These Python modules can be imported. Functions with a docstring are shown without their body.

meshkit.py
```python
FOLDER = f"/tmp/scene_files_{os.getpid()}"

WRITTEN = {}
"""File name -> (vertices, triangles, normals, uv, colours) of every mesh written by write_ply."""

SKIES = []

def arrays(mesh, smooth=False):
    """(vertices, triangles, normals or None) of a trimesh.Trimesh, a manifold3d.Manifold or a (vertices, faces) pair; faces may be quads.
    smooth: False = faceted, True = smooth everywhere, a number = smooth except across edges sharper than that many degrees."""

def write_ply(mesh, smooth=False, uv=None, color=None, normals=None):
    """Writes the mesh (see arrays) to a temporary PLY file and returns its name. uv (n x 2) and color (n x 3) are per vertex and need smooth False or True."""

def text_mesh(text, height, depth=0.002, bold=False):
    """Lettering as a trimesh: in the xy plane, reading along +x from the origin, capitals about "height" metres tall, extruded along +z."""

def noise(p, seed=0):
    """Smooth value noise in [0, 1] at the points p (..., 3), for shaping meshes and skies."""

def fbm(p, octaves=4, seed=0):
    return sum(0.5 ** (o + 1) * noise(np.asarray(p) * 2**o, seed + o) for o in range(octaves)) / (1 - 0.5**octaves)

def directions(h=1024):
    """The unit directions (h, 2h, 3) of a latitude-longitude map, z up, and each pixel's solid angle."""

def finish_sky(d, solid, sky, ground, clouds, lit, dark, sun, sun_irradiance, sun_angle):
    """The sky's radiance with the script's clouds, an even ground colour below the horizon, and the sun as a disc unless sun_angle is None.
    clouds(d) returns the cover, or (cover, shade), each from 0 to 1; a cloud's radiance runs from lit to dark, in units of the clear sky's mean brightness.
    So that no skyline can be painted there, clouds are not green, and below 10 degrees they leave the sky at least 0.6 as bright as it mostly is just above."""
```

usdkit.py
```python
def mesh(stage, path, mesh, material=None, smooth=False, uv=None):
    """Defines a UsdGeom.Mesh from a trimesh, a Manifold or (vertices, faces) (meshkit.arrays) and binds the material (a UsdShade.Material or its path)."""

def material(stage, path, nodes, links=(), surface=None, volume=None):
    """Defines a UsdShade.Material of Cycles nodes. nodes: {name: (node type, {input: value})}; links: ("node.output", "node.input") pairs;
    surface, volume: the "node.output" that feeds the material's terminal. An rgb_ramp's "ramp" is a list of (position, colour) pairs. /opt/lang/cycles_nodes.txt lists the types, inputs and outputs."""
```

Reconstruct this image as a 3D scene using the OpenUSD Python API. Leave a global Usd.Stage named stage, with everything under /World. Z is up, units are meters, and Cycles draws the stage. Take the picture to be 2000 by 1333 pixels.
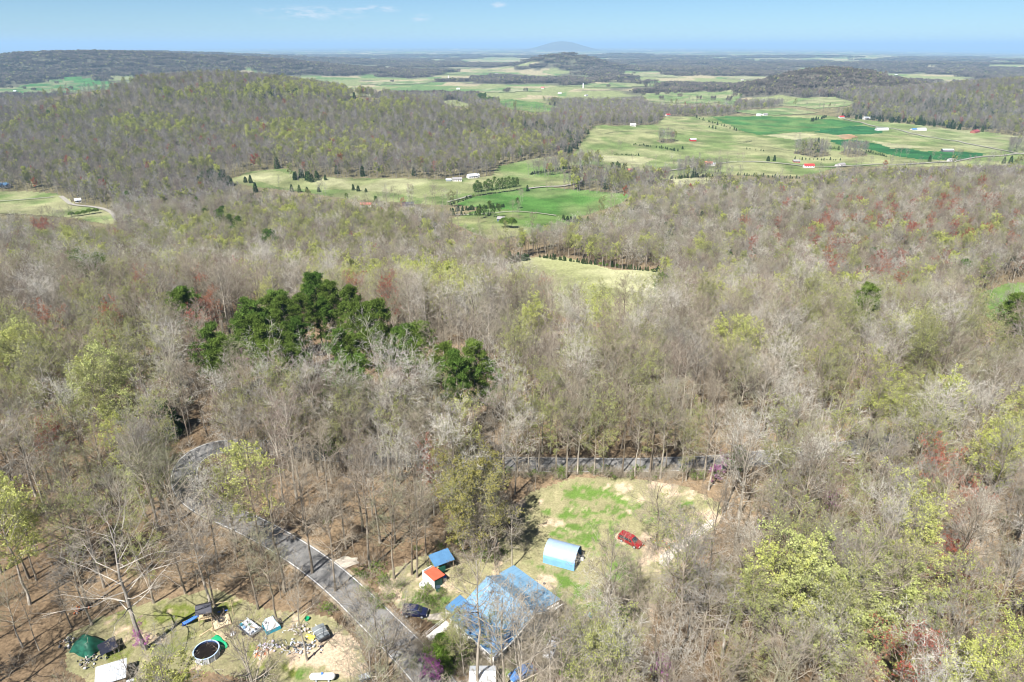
import math, random, numpy as np, trimesh, shapely, usdkit, meshkit
import manifold3d as m3
from scipy.interpolate import PchipInterpolator
from shapely.geometry import Polygon
from pxr import Usd, UsdGeom, UsdLux, UsdShade, Sdf, Gf, Vt

stage = Usd.Stage.CreateInMemory()
UsdGeom.SetStageUpAxis(stage, 'Z'); UsdGeom.SetStageMetersPerUnit(stage, 1.0)
W = UsdGeom.Xform.Define(stage, '/World'); stage.SetDefaultPrim(W.GetPrim())
UsdGeom.Scope.Define(stage, '/World/Looks')
PI = math.pi

# ------------------------------------------------------------------ camera, sky, sun, exposure
EYE = np.array([0, 0, 94.0]); PITCH = math.radians(23.4); FPX = 1333.0
cam = UsdGeom.Camera.Define(stage, '/World/camera')
cam.CreateHorizontalApertureAttr(36.0); cam.CreateVerticalApertureAttr(36.0 * 682 / 1024)
cam.CreateFocalLengthAttr(36.0 * FPX / 2000)
cam.CreateClippingRangeAttr(Gf.Vec2f(1.0, 400000.0))
cam.AddTranslateOp().Set(Gf.Vec3d(*EYE)); cam.AddRotateXOp().Set(90 - math.degrees(PITCH))
cam.CreateExposureAttr(1.3)
SUN_TO = np.array([-0.50, -0.80, 0.0]); SUN_EL = math.radians(52)
SUN_TO = np.array([*(SUN_TO[:2] / np.linalg.norm(SUN_TO[:2]) * math.cos(SUN_EL)), math.sin(SUN_EL)])
SUN_ROT = math.atan2(SUN_TO[0], SUN_TO[1])
sun = UsdLux.DistantLight.Define(stage, '/World/sun')
sun.CreateIntensityAttr(1.25); sun.CreateAngleAttr(0.53); sun.CreateNormalizeAttr(True); sun.CreateColorAttr(Gf.Vec3f(1.0, 0.955, 0.88))
sun.AddRotateZOp().Set(-math.degrees(SUN_ROT)); sun.AddRotateXOp().Set(-(90 - math.degrees(SUN_EL)))
HAZE = 5.0e-5
dome = UsdLux.DomeLight.Define(stage, '/World/sky')
dome.CreateIntensityAttr(1.0)


def pix_dir(px, py):
    u, v = (np.asarray(px, float) - 1000) / FPX, (666.5 - np.asarray(py, float)) / FPX
    c, s = math.cos(PITCH), math.sin(PITCH)
    return np.stack([u, c + v * s, -s + v * c], -1)


def skydir(px, py):
    d = pix_dir(px, py); return d / np.linalg.norm(d)


nodes = {'sky': ('sky_texture', dict(sky_type='single_scattering', sun_disc=False, sun_elevation=SUN_EL, sun_rotation=SUN_ROT,
                                     altitude=1200.0, air_density=0.85, aerosol_density=0.15, ozone_density=2.2)),
         'tc': ('texture_coordinate', {}),
         'nmap': ('mapping', dict(scale=(34, 34, 150))), 'n': ('noise_texture', dict(scale=1.0, detail=5.0, roughness=0.6)),
         'nr': ('map_range', dict(from_min=0.44, from_max=0.66, to_min=0, to_max=1, clamp=True)),
         'bg': ('background_shader', dict(strength=0.05)),
         'tn': ('mix', dict(mix_type='multiply', fac=1.0, color2=(.57, .74, .89))),
         'mx': ('mix', dict(color2=(6.6, 7.2, 8.0)))}
links = [('tc.generated', 'nmap.vector'), ('nmap.vector', 'n.vector'), ('n.fac', 'nr.value'), ('sky.color', 'tn.color1'), ('tn.color', 'mx.color1'), ('mx.color', 'bg.color')]
prev = None
for k, (px, py, wx, wz) in enumerate([(605, 25, .095, .0105), (815, 34, .022, .007), (975, 10, .014, .005), (735, 18, .04, .006)]):
    c = skydir(px, py)
    nodes[f'sub{k}'] = ('vector_math', dict(math_type='subtract', vector2=tuple(c)))
    nodes[f'scl{k}'] = ('vector_math', dict(math_type='multiply', vector2=(1 / wx, 1 / wx, 1 / wz)))
    nodes[f'len{k}'] = ('vector_math', dict(math_type='length'))
    nodes[f'win{k}'] = ('map_range', dict(range_type='smoothstep', from_min=0.25, from_max=1.0, to_min=1.0, to_max=0.0, clamp=True))
    links += [('tc.generated', f'sub{k}.vector1'), (f'sub{k}.vector', f'scl{k}.vector1'), (f'scl{k}.vector', f'len{k}.vector1'), (f'len{k}.value', f'win{k}.value')]
    if prev:
        nodes[f'mxw{k}'] = ('math', dict(math_type='maximum'))
        links += [(prev, f'mxw{k}.value1'), (f'win{k}.result', f'mxw{k}.value2')]; prev = f'mxw{k}.value'
    else:
        prev = f'win{k}.result'
nodes['mul'] = ('math', dict(math_type='multiply')); nodes['mul2'] = ('math', dict(math_type='multiply', value2=0.9))
links += [(prev, 'mul.value1'), ('nr.result', 'mul.value2'), ('mul.value', 'mul2.value1'), ('mul2.value', 'mx.fac')]
skym = usdkit.material(stage, '/World/Looks/sky_air', nodes, links, surface='bg.background')
UsdShade.MaterialBindingAPI.Apply(dome.GetPrim()).Bind(skym)

# ------------------------------------------------------------------ terrain function
_pb = PchipInterpolator([-3000, -300, 0, 150, 200, 250, 300, 350, 400, 450, 560, 700, 850, 1000, 1300, 2000, 6000, 20000, 40000, 70000],
                        [-40, -6, 0, 0, -2.5, -17, -35, -50, -60, -68, -79, -88.5, -95, -100, -105, -106, -102, -96, -86, -70])
BUMPS = [  # x, y, amplitude, sx, sy
    (640, 690, 33, 250, 140), (1000, 740, 30, 320, 170),
    (330, 330, -9, 110, 60), (-210, 330, 17, 160, 110),
    (-850, 2000, 106, 375, 330), (-280, 1950, 14, 330, 260), (-1400, 1950, 12, 260, 260), (60, 1750, 12, 200, 200),
    (-700, 1250, 14, 300, 160), (-250, 1150, 8, 200, 100),
    (-2800, 5300, 118, 700, 600), (-1750, 5500, 48, 420, 500), (-4300, 5400, 105, 900, 700), (-4300, 8500, 120, 1500, 700),
    (495, 6500, 90, 250, 330), (330, 6400, 30, 250, 300),
    (1330, 3100, 84, 210, 240), (1620, 3250, 34, 240, 240),
    (1650, 2350, 66, 360, 220), (2400, 2500, 50, 500, 320),
    (2070, 30000, 290, 700, 900), (2500, 30000, 60, 700, 900), (1300, 30000, 60, 600, 900), (2200, 14000, 60, 350, 500),
    (900, 1500, 5, 200, 120), (350, 1700, 7, 160, 120), (1300, 1700, 6, 250, 150),
]


def H(x, y):
    x, y = np.broadcast_arrays(np.asarray(x, float), np.asarray(y, float))
    r = np.hypot(x, y)
    z = _pb(np.clip(y, -3000, 70000))
    for bx, by, a, sx, sy in BUMPS:
        z = z + a * np.exp(-0.5 * (((x - bx) / sx) ** 2 + ((y - by) / sy) ** 2))
    P = np.stack([x, y, np.zeros_like(x)], -1)
    z = z + (meshkit.fbm(P / 14, 3, 5) - .5) * 0.5 * np.clip((r - 170) / 60, 0.25, 1)
    z = z + (meshkit.fbm(P / 120, 3, 9) - .5) * 9 * np.clip((r - 200) / 500, 0, 1)
    z = z + (meshkit.fbm(P / 1500, 3, 3) - .5) * 60 * np.clip((r - 3500) / 5000, 0, 1)
    sl = np.abs(x) / np.maximum(np.abs(y), 1)
    z = z - np.clip((r - 12000) / 40000, 0, 1) * 420 * np.clip(sl - .12, 0, 1) ** 1.5 * np.where(x > 0, 1.25, .8)
    return z


_TS = np.concatenate([np.arange(70, 260, 2.0), 260 * 1.009 ** np.arange(0, 620)])


def at(px, py, h=0.0):
    """The point of the land (raised by h) seen at these pixels of the photograph."""
    d = pix_dir(px, py); d = d / np.linalg.norm(d, axis=-1, keepdims=True)
    shape = d.shape[:-1]; d = d.reshape(-1, 3)
    T = np.broadcast_to(_TS, (len(d), len(_TS)))
    for n in (0, 24, 24, 24):
        if n: T = lo[:, None] + (hi - lo)[:, None] * np.linspace(0, 1, n)
        p = EYE + d[:, None] * T[..., None]
        under = p[..., 2] < H(p[..., 0], p[..., 1]) + h
        under[:, -1] = True
        i = np.maximum(under.argmax(1), 1); r = np.arange(len(d))
        lo, hi = T[r, i - 1], T[r, i]
    return (EYE + d * hi[:, None]).reshape(*shape, 3)


def project(p):
    q = np.asarray(p, float) - EYE
    c, s = math.cos(PITCH), math.sin(PITCH)
    dep = q[..., 1] * c - q[..., 2] * s
    up = q[..., 1] * s + q[..., 2] * c
    dep = np.where(dep < 1, 1e-3, dep)
    return 1000 + FPX * q[..., 0] / dep, 666.5 - FPX * up / dep, dep


def pixpoly(pts):
    a = np.array(pts, float)
    return Polygon(at(a[:, 0], a[:, 1])[:, :2]).buffer(0)

# ------------------------------------------------------------------ helpers for prims and materials
_used = {}


def path_for(name, parent='/World'):
    k = f'{parent}/{name}'
    n = _used.get(k, -1) + 1; _used[k] = n
    return k if n == 0 else f'{k}_{n:03d}'


def say(prim, label=None, cat=None, group=None, kind=None):
    for k, v in (('label', label), ('category', cat), ('group', group), ('kind', kind)):
        if v: prim.SetCustomDataByKey(k, v)
    return prim


def thing(name, label, cat, loc=(0, 0, 0), rotz=0.0, group=None, scale=None, kind=None):
    x = UsdGeom.Xform.Define(stage, path_for(name))
    x.AddTranslateOp().Set(Gf.Vec3d(*map(float, loc))); x.AddRotateZOp().Set(math.degrees(rotz))
    if scale is not None: x.AddScaleOp().Set(Gf.Vec3f(*scale))
    return say(x.GetPrim(), label, cat, group, kind)


def obj(name, mesh, m, parent=None, smooth=False, label=None):
    pp = '/World' if parent is None else (parent if isinstance(parent, str) else str(parent.GetPath()))
    q = usdkit.mesh(stage, path_for(name, pp), mesh, m, smooth=smooth).GetPrim()
    if label: q.SetCustomDataByKey('label', label)
    return q


def mat(name, color, rough=0.85, var=0.25, scale=3.0, hue=None, metal=0.0, spec=0.3, bump=0.0, rnd=0.0, coat=0.0):
    """Principled paint/wood/metal whose colour wanders with a noise; rnd: how far copies differ."""
    c = np.array(color, float); c2 = np.array(hue if hue is not None else c * (1 - var), float); c1 = c * (1 + var * .6) if hue is None else c
    n = {'tc': ('texture_coordinate', {}), 'nz': ('noise_texture', dict(scale=scale, detail=5.0, roughness=0.65)),
         'rp': ('rgb_ramp', dict(ramp=[(0.3, tuple(c2)), (0.7, tuple(np.clip(c1, 0, .95)))])),
         'p': ('principled_bsdf', dict(roughness=rough, metallic=metal, specular_ior_level=spec, coat_weight=coat))}
    l = [('tc.object', 'nz.vector'), ('nz.fac', 'rp.fac')]
    src = 'rp.color'
    if rnd:
        n |= {'oi': ('object_info', {}), 'mr': ('map_range', dict(to_min=1 - rnd, to_max=1 + rnd)), 'hv': ('hsv', {})}
        l += [('oi.random', 'mr.value'), ('mr.result', 'hv.value'), (src, 'hv.color')]; src = 'hv.color'
    if bump:
        n |= {'b': ('bump', dict(strength=bump, distance=0.05))}; l += [('nz.fac', 'b.height'), ('b.normal', 'p.normal')]
    l.append((src, 'p.base_color'))
    return usdkit.material(stage, f'/World/Looks/{name}', n, l, surface='p.BSDF')


def rnd_mat(name, ramp, translucent=0.0, scale=0.25, nv=0.25):
    """Bark, twigs, leaves: the colour of each copy is picked from the ramp, and wanders a little within the copy."""
    n = {'oi': ('object_info', {}), 'rp': ('rgb_ramp', dict(ramp=ramp)), 'g': ('geometry', {}),
         'nz': ('noise_texture', dict(scale=scale, detail=3.0)), 'mr': ('map_range', dict(from_min=.3, from_max=.7, to_min=1 - nv, to_max=1 + nv)),
         'hv': ('hsv', {}), 'd': ('diffuse_bsdf', {})}
    l = [('oi.random', 'rp.fac'), ('g.position', 'nz.vector'), ('nz.fac', 'mr.value'), ('mr.result', 'hv.value'), ('rp.color', 'hv.color'), ('hv.color', 'd.color')]
    if translucent:
        n |= {'t': ('translucent_bsdf', {}), 'm': ('mix_closure', dict(fac=translucent))}
        l += [('hv.color', 't.color'), ('d.BSDF', 'm.closure1'), ('t.BSDF', 'm.closure2')]
        return usdkit.material(stage, f'/World/Looks/{name}', n, l, surface='m.closure')
    return usdkit.material(stage, f'/World/Looks/{name}', n, l, surface='d.BSDF')


def land_mat(name, s1=0.9, s2=0.06, a1=0.5, a2=0.25, hue=0.0, bump=0.4):
    """Land: the cover's own colour (primvar tint) with blades, leaves and worn spots from two noises."""
    n = {'at': ('attribute', dict(attribute='tint')), 'g': ('geometry', {}),
         'n1': ('noise_texture', dict(scale=s1, detail=6.0, roughness=0.7)), 'n2': ('noise_texture', dict(scale=s2, detail=4.0, roughness=0.6)),
         'm1': ('map_range', dict(from_min=.3, from_max=.7, to_min=1 - a1, to_max=1 + a1)), 'm2': ('map_range', dict(from_min=.3, from_max=.7, to_min=1 - a2, to_max=1 + a2)),
         'mm': ('math', dict(math_type='multiply')), 'hv': ('hsv', {}), 'b': ('bump', dict(strength=bump, distance=0.12)),
         'd': ('diffuse_bsdf', dict(roughness=0.6))}
    l = [('g.position', 'n1.vector'), ('g.position', 'n2.vector'), ('n1.fac', 'm1.value'), ('n2.fac', 'm2.value'), ('m1.result', 'mm.value1'),
         ('m2.result', 'mm.value2'), ('mm.value', 'hv.value'), ('at.color', 'hv.color'), ('hv.color', 'd.color'), ('n1.fac', 'b.height'), ('b.normal', 'd.normal')]
    return usdkit.material(stage, f'/World/Looks/{name}', n, l, surface='d.BSDF')


def tinted(name, v, f, tint, m, kind='structure', label=None, cat=None):
    v = np.asarray(v); f = np.asarray(f)
    q = usdkit.mesh(stage, path_for(name), (v, f), m, smooth=True)
    UsdGeom.PrimvarsAPI(q).CreatePrimvar('tint', Sdf.ValueTypeNames.Color3fArray, 'vertex').Set(Vt.Vec3fArray.FromNumpy(np.asarray(tint, np.float32)))
    return say(q.GetPrim(), label, cat, None, kind)


def boxm(x0, x1, y0, y1, z0, z1):
    return trimesh.creation.box(bounds=[[x0, y0, z0], [x1, y1, z1]])


def rbox(x0, x1, y0, y1, z0, z1, r=0.04, seg=8):
    s = m3.Manifold.sphere(r, seg)
    return m3.Manifold.batch_hull([s.translate((x, y, z)) for x in (x0 + r, x1 - r) for y in (y0 + r, y1 - r) for z in (z0 + r, z1 - r)])


def cat(ms):
    out = []
    for m in ms:
        if not isinstance(m, trimesh.Trimesh):
            v, f, _ = meshkit.arrays(m); m = trimesh.Trimesh(v, f, process=False)
        out.append(m)
    return trimesh.util.concatenate(out)


def bar(a, b, r=0.04, n=6, r2=None):
    a, b = np.array(a, float), np.array(b, float)
    return tubes(np.array([[a, b]]), np.array([[r, r if r2 is None else r2]]), n)


def prism(poly2, axis_from, axis_to, frame='xz'):
    """Extrudes a polygon given in (x,z) along y, or in (y,z) along x, capped."""
    m = trimesh.creation.extrude_polygon(Polygon(poly2), axis_to - axis_from, engine='earcut')
    v = m.vertices.copy()
    if frame == 'xz': nv = np.stack([v[:, 0], v[:, 2] + axis_from, v[:, 1]], 1)
    else: nv = np.stack([v[:, 2] + axis_from, v[:, 0], v[:, 1]], 1)
    m2 = trimesh.Trimesh(nv, m.faces, process=False); m2.fix_normals(); return m2


def tubes(pts, rad, sides=4):
    """Tapered tubes along polylines pts (N,K,3) with radii rad (N,K): one trimesh."""
    pts, rad = np.asarray(pts, float), np.asarray(rad, float)
    N, K, _ = pts.shape
    t = np.gradient(pts, axis=1); t /= np.maximum(np.linalg.norm(t, axis=-1, keepdims=True), 1e-9)
    ref = np.where(np.abs(t[:, :1, 2:3]) > 0.8, np.array([1.0, 0, 0]), np.array([0, 0, 1.0]))
    u = np.cross(t, np.broadcast_to(ref, t.shape)); u /= np.maximum(np.linalg.norm(u, axis=-1, keepdims=True), 1e-9)
    w = np.cross(t, u)
    a = np.arange(sides) * 2 * PI / sides
    v = pts[:, :, None] + rad[:, :, None, None] * (np.cos(a)[:, None] * u[:, :, None] + np.sin(a)[:, None] * w[:, :, None])
    idx = np.arange(N * K * sides).reshape(N, K, sides)
    q = np.stack([idx[:, :-1], np.roll(idx, -1, 2)[:, :-1], np.roll(idx, -1, 2)[:, 1:], idx[:, 1:]], -1).reshape(-1, 4)
    f = np.vstack([q[:, [0, 1, 2]], q[:, [0, 2, 3]]])
    if sides >= 5:
        caps = []
        for e in (0, K - 1):
            for s in range(1, sides - 1):
                c = np.stack([idx[:, e, 0], idx[:, e, s], idx[:, e, s + 1]], 1)
                caps.append(c if e else c[:, ::-1])
        f = np.vstack([f] + caps)
    return trimesh.Trimesh(v.reshape(-1, 3), f, process=False)


# ------------------------------------------------------------------ what covers the land
FIELD = {}   # name, polygons in the picture, colours (fresh, dry), how streaked
VALLEY_PASTURE = [(1120, 302), (1160, 247), (1290, 236), (1300, 228), (1480, 226), (1600, 226), (1690, 236), (1800, 246), (1900, 256), (2030, 270), (2030, 325), (1900, 325),
                  (1760, 328), (1640, 326), (1560, 346), (1440, 342), (1330, 352), (1220, 352), (1080, 366), (1030, 372), (960, 382), (900, 402), (850, 402), (700, 392), (600, 377), (435, 357), (490, 336), (560, 330), (600, 347), (700, 350), (860, 352), (960, 345), (975, 325), (1050, 310)]
fields = [
    ('valley_pasture', VALLEY_PASTURE, (0.091, 0.123, 0.045), (0.163, 0.171, 0.086), .5),
    ('valley_meadow', [(870, 430), (960, 405), (1080, 415), (1130, 425), (1190, 440), (1160, 455), (1080, 452), (960, 470), (915, 452)], (0.073, 0.116, 0.034), (0.152, 0.158, 0.076), .5),
    ('green_meadow', [(890, 400), (925, 386), (1025, 369), (1060, 363), (1110, 371), (1232, 381), (1215, 397), (1128, 426), (1080, 419), (960, 408)], (0.050, 0.114, 0.026), (0.095, 0.135, 0.049), .35),
    ('tan_meadow', [(470, 345), (530, 332), (590, 348), (700, 352), (860, 354), (925, 358), (925, 378), (820, 388), (690, 372), (560, 372)], (0.148, 0.164, 0.076), (0.207, 0.210, 0.118), .7),
    ('small_meadow', [(975, 326), (1050, 312), (1110, 330), (1090, 345), (985, 352)], (0.084, 0.129, 0.041), (0.138, 0.157, 0.075), .5),
    ('lower_pasture', [(1200, 300), (1440, 290), (1460, 330), (1400, 345), (1250, 345), (1180, 350), (1150, 345)], (0.110, 0.137, 0.055), (0.163, 0.171, 0.089), .6),
    ('grain_strip', [(1170, 304), (1260, 308), (1280, 312), (1250, 322), (1180, 316)], (0.196, 0.198, 0.110), (0.218, 0.217, 0.131), .8),
    ('hay_strip', [(1310, 350), (1390, 345), (1385, 362), (1320, 362)], (0.196, 0.203, 0.110), (0.218, 0.217, 0.131), .8),
    ('wheat_field', [(1618, 276), (1660, 274), (1690, 278), (1740, 287), (1800, 297), (1850, 297), (1925, 301), (1915, 308), (1862, 315), (1800, 313), (1750, 306), (1700, 294), (1640, 285)], (0.016, 0.068, 0.025), (0.023, 0.078, 0.025), .2),
    ('wheat_field', [(1585, 259), (1620, 251), (1690, 247), (1720, 254), (1725, 261), (1640, 265)], (0.019, 0.075, 0.027), (0.027, 0.082, 0.028), .2),
    ('young_grass_field', [(1390, 229), (1500, 228), (1630, 235), (1690, 244), (1585, 258), (1480, 265), (1430, 248)], (0.037, 0.099, 0.029), (0.073, 0.117, 0.040), .4),
    ('tan_strip', [(1490, 266), (1560, 260), (1600, 264), (1555, 275)], (0.207, 0.211, 0.123), (0.218, 0.211, 0.124), .8),
    ('bare_soil', [(1632, 266), (1660, 263), (1675, 269), (1650, 274)], (0.222, 0.145, 0.086), (0.214, 0.164, 0.104), .5),
    ('dry_pasture', [(1740, 292), (1830, 292), (1900, 300), (1840, 294), (1760, 283), (1700, 276)], (0.196, 0.198, 0.116), (0.180, 0.184, 0.103), .7),
    ('right_pasture', [(1690, 238), (1800, 247), (1900, 257), (2030, 272), (2030, 300), (1930, 300), (1830, 280), (1760, 262)], (0.106, 0.136, 0.055), (0.164, 0.171, 0.096), .6),
    ('ridge_meadow', [(672, 186), (700, 183), (748, 186), (745, 189), (690, 190)], (0.163, 0.177, 0.078), (0.180, 0.190, 0.092), .5),
    ('ridge_meadow', [(858, 199), (885, 195), (922, 206), (905, 210)], (0.137, 0.156, 0.070), (0.164, 0.177, 0.090), .5),
    ('upper_meadow', [(968, 201), (1000, 195), (1050, 201), (1098, 211), (1085, 217), (1040, 221), (1000, 215)], (0.063, 0.116, 0.037), (0.110, 0.137, 0.055), .3),
    ('hay_field', [(955, 528), (1000, 510), (1045, 504), (1105, 504), (1150, 516), (1200, 529), (1280, 530), (1296, 548), (1285, 585), (1230, 640), (1100, 620), (1010, 560)], (0.169, 0.177, 0.087), (0.230, 0.230, 0.132), .45),
    ('green_clearing', [(1885, 592), (1920, 572), (1965, 556), (2080, 548), (2080, 650), (1960, 640)], (0.075, 0.144, 0.033), (0.111, 0.154, 0.051), .35),
    ('roadside_pasture', [(-60, 374), (60, 376), (110, 380), (132, 388), (150, 402), (188, 408), (218, 416), (232, 436), (205, 440), (140, 427), (60, 420), (-60, 416)], (0.089, 0.135, 0.042), (0.202, 0.203, 0.111), .5),
    ('far_meadow', [(-30, 192), (-30, 178), (60, 166), (110, 158), (150, 160), (215, 164), (212, 171), (130, 183), (60, 190)], (0.048, 0.121, 0.039), (0.164, 0.171, 0.096), .6),
    ('far_meadow', [(115, 157), (150, 153), (222, 163), (200, 168), (140, 162)], (0.051, 0.137, 0.042), (0.059, 0.133, 0.046), .3),
    ('far_hayfield', [(198, 152), (225, 149), (265, 151), (255, 160), (215, 160)], (0.132, 0.156, 0.075), (0.180, 0.184, 0.103), .5),
    ('east_meadow', [(1250, 186), (1300, 181), (1435, 180), (1448, 190), (1430, 203), (1330, 203), (1270, 200)], (0.095, 0.136, 0.054), (0.164, 0.171, 0.096), .5),
    ('knob_meadow', [(1520, 206), (1560, 193), (1630, 190), (1668, 201), (1660, 208), (1590, 215)], (0.106, 0.143, 0.061), (0.164, 0.171, 0.096), .5),
    ('east_meadow', [(1420, 218), (1530, 212), (1600, 222), (1500, 227)], (0.089, 0.130, 0.053), (0.153, 0.165, 0.088), .5),
    ('plain_meadow', [(1085, 170), (1150, 162), (1290, 163), (1285, 172), (1180, 178)], (0.085, 0.130, 0.053), (0.153, 0.165, 0.088), .5),
    ('plain_meadow', [(1180, 148), (1250, 140), (1330, 150), (1320, 157), (1220, 153)], (0.138, 0.157, 0.081), (0.187, 0.191, 0.115), .5),
    ('plain_meadow', [(700, 165), (760, 158), (840, 160), (830, 167), (740, 171)], (0.089, 0.130, 0.053), (0.187, 0.191, 0.115), .5),
    ('plain_meadow', [(860, 142), (960, 139), (1010, 146), (940, 152), (870, 149)], (0.069, 0.122, 0.046), (0.138, 0.157, 0.081), .5),
    ('plain_meadow', [(690, 131), (760, 129), (775, 134), (730, 138)], (0.193, 0.198, 0.128), (0.197, 0.199, 0.128), .5),
    ('plain_meadow', [(940, 173), (1020, 172), (1060, 182), (980, 186), (930, 181)], (0.074, 0.129, 0.047), (0.197, 0.199, 0.128), .5),
    ('plain_meadow', [(1410, 153), (1450, 148), (1510, 152), (1480, 161), (1430, 160)], (0.164, 0.171, 0.096), (0.197, 0.199, 0.128), .5),
    ('plain_meadow', [(1030, 150), (1090, 147), (1085, 155), (1040, 158)], (0.095, 0.131, 0.060), (0.197, 0.199, 0.128), .5),
]
WOODS_IN = [  # groves that stand inside those pastures (picture outlines of their ground)
    [(1092, 372), (1130, 356), (1200, 350), (1310, 352), (1300, 368), (1250, 382), (1150, 378)],
    [(1075, 225), (1160, 218), (1290, 228), (1285, 243), (1200, 248), (1120, 240), (1085, 235)],
    [(1548, 301), (1560, 292), (1610, 293), (1622, 305), (1590, 309)],
    [(1638, 301), (1650, 292), (1690, 297), (1695, 306), (1660, 309)],
    [(1282, 277), (1295, 272), (1318, 274), (1318, 280), (1290, 281)],
    [(1020, 344), (1090, 326), (1160, 322), (1180, 332), (1120, 338), (1060, 346)],
    [(1310, 346), (1340, 336), (1420, 338), (1400, 350), (1340, 351)],
    [(1965, 300), (1970, 288), (2030, 290), (2030, 302)],
    [(560, 345), (600, 345), (640, 352), (600, 358), (570, 356)],
]
YARD = [(985, 1003), (1040, 962), (1120, 936), (1230, 934), (1345, 955), (1405, 985), (1412, 1015), (1372, 1062), (1335, 1100), (1290, 1150), (1272, 1230), (1235, 1290), (1180, 1320), (1095, 1310), (1050, 1345), (960, 1350),
        (925, 1300), (905, 1262), (850, 1222), (780, 1192), (740, 1152), (760, 1118), (830, 1086), (900, 1082), (960, 1060), (1010, 1040)]
WEST_YARD = [(130, 1245), (190, 1212), (260, 1188), (340, 1170), (420, 1152), (470, 1172), (520, 1192), (600, 1202), (650, 1208), (700, 1258), (722, 1310), (690, 1345), (600, 1352), (380, 1310), (240, 1345), (190, 1345), (130, 1310)]
ROAD = [(905, 1420), (872, 1365), (845, 1326), (800, 1275), (745, 1221), (690, 1166), (640, 1121), (590, 1085), (530, 1048), (470, 1018), (420, 998), (385, 980), (363, 956), (355, 930), (366, 900), (390, 881), (420, 872), (460, 870), (540, 876),
        (640, 888), (740, 897), (860, 903), (1000, 908), (1120, 909), (1250, 910), (1390, 905), (1490, 894), (1560, 889), (1640, 879), (1720, 866), (1800, 850)]
road_w = at(*np.array(ROAD, float).T)[:, :2]
_s = np.concatenate([[0], np.cumsum(np.linalg.norm(np.diff(road_w, axis=0), axis=1))])
_q = np.arange(0, _s[-1], 1.0)
from scipy.ndimage import gaussian_filter1d
road_c = np.stack([gaussian_filter1d(np.interp(_q, _s, road_w[:, k]), 3.5, mode='nearest') for k in (0, 1)], 1)
ROAD_POLY = shapely.LineString(road_c).buffer(3.0)
yard_p, west_p = pixpoly(YARD), pixpoly(WEST_YARD)
fields = [(n, [(x, np.mean([q[1] for q in p]) + (y - np.mean([q[1] for q in p])) * (.5 if n == 'plain_meadow' else 1)) for x, y in p], a, b, s) for n, p, a, b, s in fields]
field_p = [(n, pixpoly(p), a, b, s) for n, p, a, b, s in fields]
wood_p = [pixpoly(p) for p in WOODS_IN]
TRACKS = {  # country lanes: pixels, width
    'pasture_lane': ([(118, 384), (128, 392), (140, 402), (152, 403.5), (185, 406), (205, 410), (220, 418), (228, 430), (236, 440)], 5.5),
    'farm_track': ([(-40, 397), (30, 393), (80, 389), (118, 385.5)], 3.0),
    'valley_road': ([(1025, 371), (1060, 366), (1110, 365), (1135, 356), (1165, 343), (1200, 338), (1260, 337), (1300, 336), (1340, 329), (1400, 321), (1440, 317), (1520, 320), (1600, 328), (1660, 325), (1760, 323), (1850, 318), (1920, 307), (1990, 301), (2040, 299)], 5.5),
    'valley_road_east': ([(2040, 305), (1990, 302), (1940, 292), (1870, 277), (1800, 267), (1760, 256), (1690, 243), (1645, 232)], 5.5),
    'drive_lane': ([(862, 421), (930, 421), (1000, 414), (1060, 418), (1090, 424)], 3.0),
    'field_lane': ([(870, 398), (905, 388), (925, 382)], 3.0),
}
track_c = {}
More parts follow.
